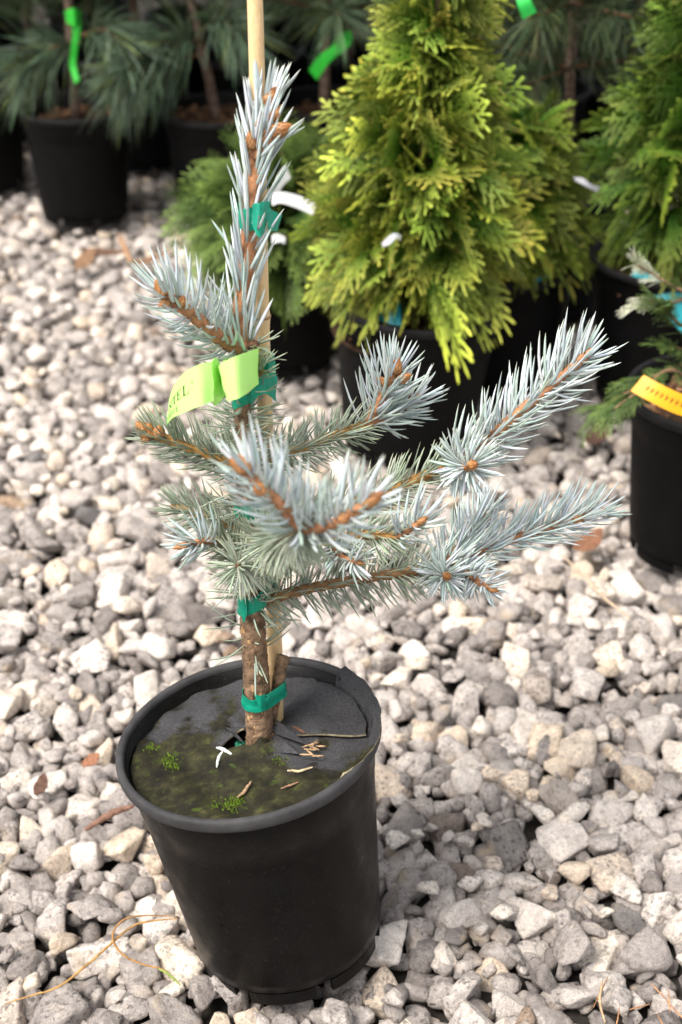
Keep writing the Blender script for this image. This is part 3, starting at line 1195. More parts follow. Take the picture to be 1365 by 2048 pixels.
# branch towards the camera, forked ------------------------------------------------
b = Limb()
b.shoot([(498, 1090, .697), (530, 1086, .66), (560, 1078, .62), (590, 1065, .575), (603, 1056, .548)], .0032, .0028, False,
        per_cm=26, L=(.016, .022), W=.0013, spread=62, up=-.10, fwd=.2, under=1, endcap=0)
P, T = b.shoot([(603, 1056, .548), (585, 1035, .543), (562, 1010, .540), (535, 984, .537), (510, 960, .535), (492, 944, .534)], .0028, .0022, True,
               per_cm=20, L=(.019, .025), W=.0018, spread=60, up=.38, fwd=.25, under=.75)
b.bud(ats(528, 985, .528), ats(508, 965, .524) - ats(528, 985, .528), .008, .9)
b.bud(ats(492, 946, .532), ats(462, 920, .530) - ats(492, 946, .532), .011, .55)
b.bud(ats(500, 944, .532), ats(478, 908, .532) - ats(500, 944, .532), .010, .5)
P, T = b.shoot([(606, 1060, .548), (640, 1056, .540), (675, 1043, .535), (705, 1026, .530), (728, 1010, .527)], .0026, .0022, True,
               per_cm=20, L=(.018, .024), W=.0019, spread=62, up=.42, fwd=.2, under=.75)
b.bud(ats(728, 1010, .526), ats(766, 985, .523) - ats(728, 1010, .526), .012, .6)
b.bud(ats(683, 1042, .525), ats(700, 1028, .522) - ats(683, 1042, .525), .006, 1.0)
b.done(M['twig'])

# short mid-right branch with a tiny fresh shoot -----------------------------------
b = Limb()
b.shoot([(498, 1105, .698), (570, 1092, .690), (650, 1078, .680), (720, 1070, .672), (798, 1074, .664)], .0028, .0022, False,
        per_cm=26, L=(.015, .020), W=.0013, spread=64, up=.05, fwd=.2, under=1, endcap=0)
b.shoot([(798, 1074, .664), (818, 1060, .658), (838, 1046, .653)], .0022, .0018, True, per_cm=16, L=(.018, .024), W=.0019, spread=52, up=.30, fwd=.3, under=.8)
b.bud(ats(836, 1048, .652), ats(860, 1030, .650) - ats(836, 1048, .652), .008, .6)
b.shoot([(660, 1090, .682), (690, 1116, .668), (712, 1124, .660)], .0018, .0015, True, per_cm=18, L=(.014, .019), W=.0017, spread=66, up=.15, under=.9)
b.bud(ats(712, 1124, .660), ats(732, 1128, .656) - ats(712, 1124, .660), .007, .5)
b.done(M['twig'])

# left lower twigs -----------------------------------------------------------------
b = Limb()
b.shoot([(494, 1072, .699), (455, 1052, .702), (415, 1034, .705), (380, 1022, .708), (352, 1014, .710)], .0024, .0019, False,
        per_cm=24, L=(.014, .019), W=.0011, spread=60, up=.22, fwd=.3, under=.9)
b.bud(ats(354, 1015, .709), ats(342, 1012, .709) - ats(354, 1015, .709), .005, .8)
b.done(M['twig'])
b = Limb()
b.shoot([(496, 1096, .698), (465, 1088, .690), (432, 1082, .680)], .0020, .0017, False, per_cm=22, L=(.014, .018), W=.0013, spread=64, under=1, endcap=0)
b.shoot([(432, 1082, .680), (405, 1083, .672), (378, 1088, .666)], .0020, .0017, True, per_cm=20, L=(.016, .022), W=.0018, spread=60, up=.30, fwd=.25, under=.9)
b.bud(ats(378, 1088, .665), ats(350, 1096, .662) - ats(378, 1088, .665), .010, .5)
b.done(M['twig'])
# twig pointing at the camera, end on
b = Limb()
b.shoot([(498, 1120, .697), (490, 1126, .675), (480, 1130, .650), (475, 1131, .636)], .0020, .0016, False, per_cm=17, L=(.016, .022), W=.0013, spread=74, up=-.08, fwd=.1, under=1,
        c=(.16, .085, .05))
b.done(M['twig'])

# ------------------------------------------------------------------ stakes
stk = thing('bamboo_stake', 'tall tan bamboo stake tied upright behind the blue spruce trunk', 'stake', tuple(ats(553, 1470, .716)))
sb, st_ = ats(553, 1478, .716), ats(507, 0, .716)
st_ = st_ + (st_ - sb) * .12
Pk = np.linspace(sb, st_, 120)
wob = np.stack([.0009 * np.sin(np.linspace(0, 9, 120)), np.zeros(120), np.zeros(120)], -1)
Pk = Pk + wob
zs = Pk[:, 2]
node_z = ats(547, 640, .716)[2]
nodes_z = [node_z, node_z - .165, node_z + .21]
rk = np.interp(zs, [zs[0], zs[-1]], [.0049, .0042])
for nz in nodes_z:
    rk = rk + .0007 * np.exp(-((zs - nz) / .0035) ** 2)
SO = -ats(553, 1470, .716)
a = Acc()
tube(a, Pk + SO, rk, 24, (.70, .50, .27), 0, True, .02)
a.build('cane', M['bamboo'], stk)
for nz in nodes_z:
    i = int(np.argmin(abs(zs - nz)))
    a = Acc()
    ring = np.array([Pk[i] + SO + UP * dz for dz in (-.0009, -.0003, .0003, .0009)])
    tube(a, ring, [rk[i] * .98, rk[i] + .0004, rk[i] + .0004, rk[i] * .98], 24, (.30, .18, .085), 0, True, .05)
    a.build('node_ring', M['bamboo'], stk)

stub = Acc()
SP = [ats(543, 1440, .708), ats(548, 1410, .706), ats(556, 1370, .706), ats(562, 1335, .707), ats(569, 1312, .709)]
tube(stub, catmull(SP, 30), np.linspace(.0034, .0042, 30), 12, (.21, .135, .08), .06, True, .15)
tag(stub.build('wooden_stub', M['bark']), 'short brown cut wooden stub tied beside the spruce trunk above the felt', 'wooden stub')


def stake_at(z):
    t = (z - sb[2]) / (st_[2] - sb[2])
    return sb + (st_ - sb) * t


# ------------------------------------------------------------------ green ties
TIE = (.004, .29, .18)
LEADW = np.array([ats(*p) for p in LP])


def stem_at(z):
    allp = np.vstack([TRW, LEADW[1:]])
    rr = np.concatenate([TRR, np.linspace(.0052, .0040, len(LEADW) - 1)])
    return np.array([np.interp(z, allp[:, 2], allp[:, k]) for k in range(3)]), float(np.interp(z, allp[:, 2], rr))


def tie(py, h, label, tilt=0.0, tails=(), extra=None, gap=.0012, staple=None, group=None):
    p0, r0 = trunk_at(py) if py > 695 else stem_at(ats(500, py, .703)[2])
    z = p0[2]
    s0 = stake_at(z)
    circles = [(p0[:2], r0 + gap), (s0[:2], .0047 + gap * .6)]
    if extra is not None:
        circles.append((np.array(extra[:2]), extra[2] + gap))
    t = thing('plant_tie', label, 'tie', tuple(p0), group)
    n = 72
    rows = []
    for k in range(n + 1):
        ph = k / n * 2 * math.pi + .6
        d = np.array([math.cos(ph), math.sin(ph)])
        best = max(circles, key=lambda c: float(np.dot(c[0], d)) + c[1])
        q = best[0] + d * best[1]
        dz = tilt * (q[0] - p0[0])
        hh = h * (1 + .08 * math.sin(ph * 3 + py) + .05 * math.sin(ph * 7))
        rows.append((np.array([q[0], q[1], z + dz + hh / 2]) - p0, np.array([q[0] + d[0] * .0006, q[1] + d[1] * .0006, z + dz - hh / 2]) - p0))
    a = Acc()
    strip(a, rows, 150, 7, .0003, TIE, .00022, jag=.012)
    a.build('wrap', M['tie'], t)
    for tl in tails:
        a = Acc()
        strip(a, [(ats(*u) - p0, ats(*v) - p0) for u, v in tl], 16, 5, .0003, TIE, .0002, jag=.01)
        a.build('tail', M['tie'], t)
    if staple:
        (x0, y0), (x1, y1), Y = staple
        a = Acc()
        q0, q1 = ats(x0, y0, Y) - p0, ats(x1, y1, Y) - p0
        nrm = np.array([0, -.0008, .0002])
        tube(a, catmull([q0 - nrm * 2, q0 + nrm, (q0 + q1) / 2 + nrm, q1 + nrm, q1 - nrm * 2], 12), .00035, 6, (.12, .12, .11))
        a.build('staple', M['staple'], t)
    return t


tie(432, .0125, 'green tape tie with a staple and flared tail round the spruce leader below its tip', .0,
    tails=[[((523, 402, .696), (540, 465, .696)), ((545, 420, .700), (546, 462, .699)), ((565, 430, .704), (555, 462, .703))],
           [((505, 408, .694), (505, 452, .694)), ((522, 405, .693), (520, 475, .692)), ((541, 402, .697), (532, 452, .697))]],
    staple=((519, 432), (516, 458), .691))
tie(782, .0140, 'green tape tie half hidden behind the lime label ribbon on the spruce', .45,
    tails=[[((508, 752, .694), (500, 800, .694)), ((530, 740, .697), (531, 788, .696)), ((555, 752, .702), (552, 803, .702))],
           [((526, 720, .706), (528, 772, .705)), ((538, 728, .705), (540, 772, .705)), ((551, 722, .709), (551, 765, .709))]],
    staple=((527, 757), (527, 768), .692))
tie(1018, .0110, 'green tape tie buried among the spruce needles at mid trunk', .1)
tie(1196, .0125, 'green tape tie round the bare lower spruce trunk just below the branches', .28,
    tails=[[((478, 1196, .690), (482, 1225, .690)), ((486, 1192, .688), (488, 1245, .689)), ((492, 1196, .688), (495, 1225, .688))]],
    staple=((506, 1192), (506, 1206), .688))
e_ = ats(556, 1392, .706)
tie(1392, .0100, 'lowest green tape tie, binding spruce trunk and wooden stub above the felt', .12, extra=(e_[0], e_[1], .0038),
    tails=[[((508, 1385, .688), (520, 1420, .688)), ((518, 1392, .686), (524, 1424, .687)), ((532, 1388, .687), (528, 1412, .688))]])

# ------------------------------------------------------------------ lime label ribbon
LIME = (.58, .94, .27)
tg0 = ats(440, 760, .66)
tg = thing('label_ribbon', 'lime green printed label ribbon looped round the spruce trunk, black lettering on its curling end', 'label', tuple(tg0))
rows = [((339, 834, .702), (338, 852, .700)), ((336, 828, .690), (335, 850, .688)), ((342, 790, .672), (343, 838, .668)), ((362, 753, .656), (362, 828, .652)),
        ((392, 732, .646), (398, 813, .642)), ((423, 723, .648), (428, 802, .646))]
a = Acc()
surf = strip(a, [(ats(*u) - tg0, ats(*v) - tg0) for u, v in rows], 40, 9, .00028, LIME, .00008)
a.build('printed_end', M['tag'], tg)
a = Acc()
strip(a, [(ats(*u) - tg0, ats(*v) - tg0) for u, v in (((423, 723, .648), (428, 802, .646)), ((430, 716, .653), (429, 812, .652)), ((438, 722, .663), (446, 796, .660)),
                                                   ((437, 733, .652), (450, 783, .648)), ((446, 724, .648), (457, 802, .645)))], 22, 7, .00028, LIME, .0002)
a.build('twist', M['tag'], tg)
a = Acc()
strip(a, [(ats(*u) - tg0, ats(*v) - tg0) for u, v in (((446, 724, .648), (457, 802, .645)), ((470, 713, .645), (478, 797, .642)), ((496, 704, .652), (498, 784, .650)), ((511, 699, .664), (511, 773, .662)),
                                                   ((517, 697, .690), (517, 767, .690)), ((508, 696, .714), (508, 764, .714)), ((478, 700, .718), (478, 770, .718)), ((458, 712, .700), (460, 784, .700)), ((447, 722, .672), (452, 796, .670)))],
      44, 7, .00028, LIME, .00012)
a.build('loop', M['tag'], tg)


def glyph(ch):
    """serif capitals as quads on a unit cell: thick and thin strokes with slab serifs"""
    bx = lambda x0, y0, x1, y1: [(x0, y0), (x1, y0), (x1, y1), (x0, y1)]
    th, tn = .15, .06
    if ch == 'T':
        return [bx(.38, 0, .38 + th, 1), bx(.22, 0, .70, tn), bx(.04, 1 - tn, .88, 1), bx(.04, .76, .09, 1), bx(.83, .76, .88, 1)]
    if ch == 'E':
        return [bx(.12, 0, .12 + th, 1), bx(.02, 0, .80, tn), bx(.02, 1 - tn, .74, 1), bx(.2, .49, .58, .55), bx(.75, 0, .80, .26), bx(.69, .78, .74, 1), bx(.54, .40, .58, .64)]
    if ch == 'L':
        return [bx(.12, 0, .12 + th, 1), bx(.02, 0, .80, tn), bx(.02, 1 - tn, .40, 1), bx(.74, 0, .80, .30)]
    if ch == 'N':
        return [bx(.14, 0, .20, 1), bx(.72, 0, .78, 1), [(.10, 1), (.28, 1), (.80, 0), (.66, 0)], bx(.04, 0, .32, tn), bx(.60, 1 - tn, .90, 1)]
    if ch == 'R':
        return [bx(.12, 0, .26, 1), bx(.02, 0, .38, tn), bx(.02, 1 - tn, .55, 1), bx(.2, .48, .55, .54), [(.55, 1), (.76, .86), (.62, .86), (.52, .94)], bx(.62, .66, .76, .86),
                [(.62, .66), (.76, .66), (.55, .48), (.5, .54)], [(.40, .50), (.54, .50), (.90, 0), (.74, 0)]]
    if ch == 'P':
        return [bx(.12, 0, .26, 1), bx(.02, 0, .38, tn), bx(.02, 1 - tn, .55, 1), bx(.2, .46, .55, .52), [(.55, 1), (.76, .86), (.62, .86), (.52, .94)], bx(.62, .64, .76, .86), [(.62, .64), (.76, .64), (.55, .46), (.5, .52)]]
    if ch == 'U':
        return [bx(.14, .22, .28, 1), bx(.70, .22, .76, 1), bx(.02, 1 - tn, .40, 1), bx(.58, 1 - tn, .88, 1), [(.14, .22), (.28, .22), (.40, .07), (.34, 0)], bx(.34, 0, .56, .07), [(.56, 0), (.52, .07), (.70, .22), (.76, .22)]]
    if ch == 'C':
        return [bx(.06, .25, .20, .75), [(.06, .75), (.20, .75), (.38, .94), (.32, 1)], bx(.32, .94, .68, 1), [(.06, .25), (.20, .25), (.38, .06), (.32, 0)], bx(.32, 0, .68, .06), bx(.72, .68, .78, .98), [(.68, 0), (.80, .2), (.76, .22), (.66, .06)]]
    if ch == "'":
        return [[(.2, 1), (.34, 1), (.28, .72), (.24, .72)]]
    return []


def lettering(text, u0, du, v0, h, wid):
    a = Acc()
    for i, ch in enumerate(text):
        for poly in glyph(ch):
            V = []
            for (x, y) in poly:
                # subdivision is not needed: the strokes are smaller than the curl
                p, n = surf(u0 + du * i + x * wid, v0 - y * h)
                if n[1] > 0:
                    n = -n
                V.append(p + n * .00032)
            a.add(V, [(0, 1, 2, 3)], None, (.012, .02, .008))
    return a


lettering("NTEL'", .355, .092, .585, .26, .092).build('lettering', M['ink'], tg, False)
lettering("PRUCE", .285, .060, .885, .165, .058).build('lettering', M['ink'], tg, False)

# ------------------------------------------------------------------ litter in the pot and on the gravel
def curved(name, pts, r, c, label, cat, group=None, taper=.5, sides=7, mat='litter'):
    a = Acc()
    P = catmull(pts, max(10, len(pts) * 6))
    P = P + rng.normal(0, r * .10, P.shape)
    o0 = P[0].copy()
    n = len(P)
    rr = r * (1 - (1 - taper) * np.abs(np.linspace(-1, 1, n)) ** 2)
    tube(a, P - o0, rr, sides, c, .05, True, .15)
    o = a.build(name, M[mat])
    o.location = tuple(o0)
    return tag(o, label, cat, group)


curved('fallen_needle', [on_disc(434, 1495, .003), on_disc(448, 1499, .0035), on_disc(464, 1509, .0025)], .0012, (.62, .66, .62), 'pale dead needle bridging the felt slit beside the spruce trunk', 'needle')
curved('fallen_needle', [on_disc(446, 1503, .002), on_disc(438, 1516, .0018), on_disc(434, 1535, .0015)], .0011, (.60, .62, .56), 'pale curved dead needle lying flat on the mossy felt', 'needle')
curved('dry_twig', [on_disc(476, 1595, .0015), on_disc(490, 1582, .002), on_disc(503, 1563, .003)], .0011, (.40, .26, .15), 'forked dry brown twig bit on the mossy felt', 'twig')
curved('dry_twig', [on_disc(562, 1577, .0012), on_disc(580, 1571, .0015), on_disc(598, 1564, .0015)], .0007, (.30, .17, .10), 'short reddish twig on the felt near the torn edge', 'twig')
curved('dry_twig', [on_disc(575, 1541, .0012), on_disc(600, 1542, .002), on_disc(626, 1534, .0015)], .0009, (.52, .40, .24), 'pale straw-coloured twig on the felt', 'twig')
for k in range(9):
    x0, y0 = rng.uniform(598, 640), rng.uniform(1488, 1515)
    aa = rng.normal(.15, .5)
    l = rng.uniform(18, 36)
    curved('dry_needle', [on_disc(x0, y0, .002 + .0006 * (k % 3)), on_disc(x0 + l * .5 * math.cos(aa), y0 + l * .5 * math.sin(aa), .003 + .0006 * (k % 3)), on_disc(x0 + l * math.cos(aa), y0 + l * math.sin(aa), .002 + .0006 * (k % 3))],
           .0006, np.array((.42, .27, .15)) * rng.uniform(.7, 1.3), 'dry brown spruce needle in the heap along the felt overlap', 'needle', 'dry needles heaped on the felt')
curved('dry_needle', [on_disc(585, 1453, .0045), on_disc(600, 1460, .005), on_disc(610, 1466, .0045)], .0009, (.16, .08, .05), 'dark curled dry needle on the upper felt layer', 'needle')


def gpt(px, py, z=.006):
    return atz(px, py, z)


curved('dry_grass', [gpt(8, 2008, .002), gpt(60, 1992, .004), gpt(120, 1972, .006), gpt(180, 1925, .008), gpt(225, 1885, .010), gpt(270, 1850, .010), gpt(320, 1840, .012), gpt(358, 1838, .012)], .0009, (.42, .24, .085),
       'long straight orange dry grass blade reaching the pot across the gravel', 'grass blade', taper=.35)
curved('dry_grass', [gpt(356, 1833, .014), gpt(300, 1831, .016), gpt(255, 1836, .018), gpt(230, 1858, .016), gpt(228, 1885, .012), gpt(250, 1912, .008), gpt(290, 1930, .006), gpt(330, 1940, .006), gpt(358, 1968, .004)], .0008, (.36, .19, .07),
       'looped reddish dry grass blade beside the pot on the gravel', 'grass blade', taper=.35)
curved('dry_grass', [gpt(318, 1938, .007), gpt(338, 1948, .008), gpt(362, 1972, .005)], .0010, (.24, .30, .07), 'short green grass tip at the foot of the pot', 'grass blade', taper=.3)
curved('dry_twig', [gpt(170, 1660, .004), gpt(205, 1638, .008), gpt(235, 1622, .010), gpt(268, 1612, .010)], .0028, (.22, .12, .085), 'thick dark red-brown dry twig on the gravel beside the pot rim', 'twig')
curved('dry_twig', [gpt(1125, 1110, .004), gpt(1165, 1150, .006), gpt(1210, 1195, .006), gpt(1262, 1240, .004)], .0016, (.50, .38, .27), 'long pale dry twig lying across the gravel below the low spruce branch', 'twig')
curved('dry_twig', [gpt(1210, 2045, .003), gpt(1200, 2000, .006), gpt(1206, 1960, .008)], .0009, (.48, .33, .20), 'thin tan stem standing between the stones in the corner gravel', 'twig')
curved('dry_twig', [gpt(238, 470, .004), gpt(252, 500, .012), gpt(262, 525, .006)], .0035, (.42, .23, .12), 'orange-brown dry twig among the leaf litter by the back pots', 'twig')

for k in range(7):
    x0, y0 = rng.uniform(1190, 1350), rng.uniform(1950, 2040)
    aa = rng.uniform(0, 3.1)
    l = rng.uniform(35, 80)
    curved('dry_needle', [gpt(x0, y0, .004), gpt(x0 + l * .5 * math.cos(aa), y0 + l * .5 * math.sin(aa), .007), gpt(x0 + l * math.cos(aa), y0 + l * math.sin(aa), .002)], .0005,
           np.array((.40, .20, .09)) * rng.uniform(.7, 1.3), 'rusty dry pine needle scattered on the corner gravel stones', 'needle', 'dry needles on the corner gravel')


def leaf(px, py, ln, wd, c, label, az=0.0, z=.006, curl=.25):
    a = Acc()
    n, m = 9, 5
    o0 = gpt(px, py, z)
    rows = []
    for i in range(n):
        t = i / (n - 1)
        w_ = wd * math.sin(math.pi * min(max(t * .94 + .03, 0), 1)) ** .8
        rows.append((np.array([ln * (t - .5), w_ * .5, curl * ln * (t - .5) ** 2 + .15 * w_]), np.array([ln * (t - .5), -w_ * .5, curl * ln * (t - .5) ** 2 - .10 * w_])))
    strip(a, rows, n * 2, m, .0006, c, .0005)
    o = a.build('dry_leaf', M['litter'])
    o.location = tuple(o0)
    o.rotation_euler = (rng.normal(0, .3), rng.normal(0, .3), az)
    return tag(o, label, 'leaf')


leaf(183, 1521, .016, .013, (.28, .13, .075), 'small terracotta brown dry leaf on the gravel left of the pot rim', .6, .010)
leaf(82, 1572, .026, .010, (.13, .07, .05), 'narrow dark brown dry leaf wedged among pale stones', 1.5, .004)
leaf(1180, 1085, .034, .024, (.20, .095, .055), 'curled rust-brown dry leaf behind the low spruce branch tip', .4, .010, .6)
leaf(1195, 870, .040, .022, (.10, .055, .04), 'dark brown dry leaf on shaded gravel near the tagged pot', .9, .008)
leaf(205, 505, .065, .022, (.15, .085, .055), 'flat dark dead leaf in the litter before the back pots', .2, .010)
leaf(300, 520, .070, .026, (.19, .11, .065), 'brown dead leaf in the litter right of the orange twig', -.3, .010)
leaf(170, 520, .045, .02, (.24, .14, .08), 'small tan dead leaf in the litter left of the orange twig', 1.0, .012)

# ------------------------------------------------------------------ background pots and conifers
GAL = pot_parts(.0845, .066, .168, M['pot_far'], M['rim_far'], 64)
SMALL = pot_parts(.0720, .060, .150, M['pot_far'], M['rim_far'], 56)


def soil_in(loc, r, z, label, bark=True):
    a = Acc()
    n, na = 10, 40
    V = [(r * (i + .001) / (n - 1) * math.cos(j / na * 6.2832), r * (i + .001) / (n - 1) * math.sin(j / na * 6.2832), .006 * math.cos(i / n * 1.5) + rng.normal(0, .0012)) for i in range(n) for j in range(na)]
    a.add(V, [(i * na + j, (i + 1) * na + j, (i + 1) * na + (j + 1) % na, i * na + (j + 1) % na) for i in range(n - 1) for j in range(na)], None, (.07, .04, .025))
    for _ in range(160):
        q, t = r * .97 * math.sqrt(rng.random()), rng.uniform(0, 6.28)
        s = rng.uniform(.003, .009)
        cc = np.array((.24, .13, .07)) * rng.uniform(.35, 1.5)
        V = rng.normal(0, 1, (4, 3)) * s * (.6, .6, .3) + (q * math.cos(t), q * math.sin(t), .008)
        a.add(V, None, [(0, 1, 2), (0, 2, 3), (0, 3, 1), (1, 3, 2)], np.clip(cc, 0, 1))
    o = a.build('bark_mulch', M['mulch'], None, False)
    o.location = (loc[0], loc[1], z)
    return tag(o, label, 'mulch')


def simple_needles(acc, P, D, Bd, L, W, C):
    """three-sided long needles"""
    n = len(P)
    S = np.array([0, .35, .7, 1.0])
    WW = np.array([.8, 1, .9, .1])
    D = unit(D)
    side = unit(np.cross(D, UP + rng.normal(0, .3, (n, 3))))
    nrm = np.cross(side, D)
    C0 = P[:, None] + L[:, None, None] * (D[:, None] * S[None, :, None] + Bd[:, None] * (S ** 2)[None, :, None])
    a = np.arange(3) / 3 * 2 * math.pi
    V = C0[:, :, None] + (W[:, None] * WW[None])[..., None, None] * .5 * (np.cos(a)[None, None, :, None] * side[:, None, None] + np.sin(a)[None, None, :, None] * nrm[:, None, None])
    base = (np.arange(n) * 12)[:, None, None]
    i = (np.arange(3) * 3)[None, :, None]
    j = np.arange(3)[None, None]
    j2 = (j + 1) % 3
    Q = np.stack([base + i + j, base + i + j2, base + i + 3 + j2, base + i + 3 + j], -1).reshape(-1, 4)
    acc.add(V.reshape(-1, 3), Q, None, np.repeat(C, 12, axis=0))


def pine_branch(stem, fol, pts, r0, n, L=(.05, .085), bluish=1.0, droop=-.22):
    P = catmull(pts, 16)
    tube(stem, P, np.linspace(r0, r0 * .6, 16), 6, (.16, .085, .045), .05)
    T, Nn, B = frames(P)
    k = rng.uniform(.12, 1.0, n) * 15
    i = np.clip(k.astype(int), 0, 14)
    az = rng.uniform(0, 6.28, n)
    rr = np.cos(az)[:, None] * Nn[i] + np.sin(az)[:, None] * B[i]
    sp = np.radians(rng.normal(48, 12, n))[:, None]
    D = T[i] * np.cos(sp) + rr * np.sin(sp)
    Bd = UP * droop * rng.uniform(.4, 1.5, (n, 1)) + T[i] * .15
    base = np.array((.105, .155, .085)) * bluish + np.array((.10, .15, .045)) * (1 - bluish)
    C = base * rng.uniform(.35, 1.9, (n, 1)) * (1 + rng.normal(0, .08, (n, 3)))
    y = rng.random(n) < .12
    C[y] = np.array((.16, .19, .06)) * rng.uniform(.6, 1.3, (y.sum(), 1))
    simple_needles(fol, P[i] + (P[i + 1] - P[i]) * (k - i)[:, None], D, Bd, rng.uniform(L[0], L[1], n), rng.uniform(.0014, .0024, n), np.clip(C, 0, 1))


def pine_meshes(seed, h=.85, low=.20, special=(), lean=(0, 0), whorls=8, bl=1.0, nn=120, shade_mul=1.0):
    """trunk and crown of a potted long-needled pine standing on z = 0 (soil level)"""
    global rng
    keep = rng
    rng = np.random.default_rng(seed)
    stem, fol = Acc(), Acc()
    top_ = np.array([lean[0], lean[1], h])
    ctrl = [np.zeros(3), top_ * .35 + rng.normal(0, .006, 3), top_ * .7 + rng.normal(0, .008, 3), top_]
    Ps = catmull(ctrl, 30)
    tube(stem, Ps, np.linspace(.0075, .003, 30), 9, (.20, .135, .10), .05)
    for wv in range(whorls):
        z = low + (h - low) * wv / whorls
        c = np.array([np.interp(z, Ps[:, 2], Ps[:, k]) for k in range(3)])
        for q in range(5):
            a = q / 5 * 6.28 + wv * 1.1 + rng.normal(0, .25)
            d = np.array([math.cos(a), math.sin(a), 0])
            ln = rng.uniform(.10, .17) * (1 - .35 * wv / whorls)
            rise = rng.uniform(.0, .55)
            pine_branch(stem, fol, [c, c + d * ln * .4 + UP * ln * rise * .25, c + d * ln + UP * ln * rise * .7], .0026, nn, bluish=bl)
    pine_branch(stem, fol, [top_, top_ + UP * .03, top_ + UP * .08], .0026, nn, bluish=bl)
    for (pts, n) in special:
        pine_branch(stem, fol, pts, .0034, n, L=(.05, .085), bluish=1.25, droop=-.28)
    rng = keep
    fol.c = [c * shade_mul for c in fol.c]  # values below one put shade into the foliage colour
    return stem.mesh('trunk', M['bark']), fol.mesh('crown', M['pine'])


def place_pine(meshes, loc, rz, label, group=None, sc=1.0):
    t = thing('pine_tree', label, 'pine tree', loc, group)
    t.rotation_euler = (0, 0, rz)
    t.scale = (sc, sc, sc)
    link('trunk', meshes[0], t)
    tag(link('crown', meshes[1], t), kind='stuff')
    return t


def gx(px, Y, z=.16):
    return at(px, 1000, Y)[0] * 0 + (px - 682.5) / FPX * (Y * math.cos(PITCH) + (CAM_H - z) * math.sin(PITCH))


A_ = (gx(152, 2.115), 2.115, 0)
B_ = (gx(-58, 2.26), 2.26, 0)
C_ = (gx(437, 2.10), 2.10, 0)
E_ = (gx(648, 2.14), 2.14, 0)
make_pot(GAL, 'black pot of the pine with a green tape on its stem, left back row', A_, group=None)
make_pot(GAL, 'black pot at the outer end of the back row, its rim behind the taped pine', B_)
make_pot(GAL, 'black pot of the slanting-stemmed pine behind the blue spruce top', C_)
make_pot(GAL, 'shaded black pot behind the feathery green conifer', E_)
soil_in(A_, .075, .138, 'brown bark mulch in the pot of the green-taped pine')
soil_in(B_, .075, .138, 'bark mulch in the outermost back-row pot')
soil_in(C_, .075, .148, 'brown bark mulch in the pot of the slanting-stemmed pine')
soil_in(E_, .075, .138, 'bark mulch in the shaded pot behind the feathery conifer')

SZ = .140
sp_branch = []
o_c = np.array([C_[0], C_[1], SZ])
for (pts, n) in (([(405, 85, 2.09), (370, 80, 2.06), (325, 92, 2.04), (275, 125, 2.02), (240, 150, 2.0)], 460),
                 ([(400, 110, 2.09), (360, 115, 2.07), (320, 125, 2.05), (285, 140, 2.04)], 300),
                 ([(405, 60, 2.09), (440, 40, 2.04), (480, 60, 2.0)], 200)):
    sp_branch.append(([at(*p) - o_c for p in pts], n))
o_a = np.array([A_[0], A_[1], SZ])
sp_a = [([at(*p) - o_a for p in pts], n) for (pts, n) in (([(160, 85, 2.12), (115, 92, 2.10), (75, 115, 2.09), (50, 130, 2.08)], 260), ([(165, 70, 2.1), (210, 60, 2.05), (250, 95, 2.02)], 240))]
top_c = at(370, 0, 2.10) - o_c
pine_c = pine_meshes(31, h=top_c[2] + .25, low=.36, special=sp_branch, lean=(top_c[0] * 1.7, 0), whorls=6)
pine_a = pine_meshes(32, h=.80, low=.30, special=sp_a, whorls=7)
pine_1 = pine_meshes(33, h=.85, low=.14, whorls=9, bl=.7)
pine_2 = pine_meshes(34, h=.80, low=.16, whorls=8, bl=.9)
pine_shaded = pine_meshes(35, h=.90, low=.18, whorls=9, bl=.4, shade_mul=.5)  # olive pine with background shade painted into its needle colour
place_pine(pine_a, (A_[0], A_[1], SZ), 0, 'blue-green pine with bright green tape on its stem in the back row')
place_pine(pine_c, (C_[0], C_[1], SZ), 0, 'blue-green pine with a slanting thin stem and one drooping branch over the neighbouring pot')
place_pine(pine_1, (B_[0], B_[1], SZ), 1.0, 'olive pine at the outer end of the back row beside the taped pine')
place_pine(pine_2, (E_[0], E_[1], SZ), 2.1, 'pine behind the feathery green conifer, green tape on its thin stem')
back = [(gx(275, 2.38), 2.38), (gx(60, 2.55), 2.55), (gx(500, 2.42), 2.42), (gx(700, 2.45), 2.45), (gx(880, 2.30), 2.30), (gx(1075, 2.22), 2.22), (gx(1270, 2.26), 2.26), (gx(1470, 2.2), 2.2),
        (gx(-160, 2.5), 2.5), (gx(1000, 2.55), 2.55), (gx(1190, 2.55), 2.55), (gx(1390, 2.5), 2.5), (gx(380, 2.72), 2.72), (gx(180, 2.80), 2.80), (gx(610, 2.75), 2.75), (gx(830, 2.8), 2.8),
        (gx(-40, 2.85), 2.85), (gx(1090, 2.85), 2.85), (gx(1330, 2.85), 2.85), (gx(-250, 2.25), 2.25), (gx(1600, 2.4), 2.4)]
pm = [pine_1, pine_2, pine_shaded]
for i, (x, y) in enumerate(back):  # many of these stand hidden, added to keep the background dark
    make_pot(GAL, 'black pot in the deep shade of the crowded back rows of pines', (x, y, 0), (0, 0, i * .7), 'black pots in the shaded back rows')
    place_pine(pine_shaded if x > .1 else pm[i % 3], (x, y, SZ), i * 1.3, 'dark long-needled pine crowded in the shaded back rows', 'pines crowded in the back rows', rng.uniform(.95, 1.12))  # right-hand rows take the pine with shade in its colour

G_ = (.285, 1.76, 0)
make_pot(GAL, 'black pot in the dark gap behind the two arborvitaes', G_)
soil_in(G_, .075, .138, 'bark mulch in the pot in the gap behind the two arborvitaes')
place_pine(pine_shaded, (G_[0], G_[1], SZ), .4, 'pine with shade-darkened needles in the gap behind the two arborvitaes', None, .95)


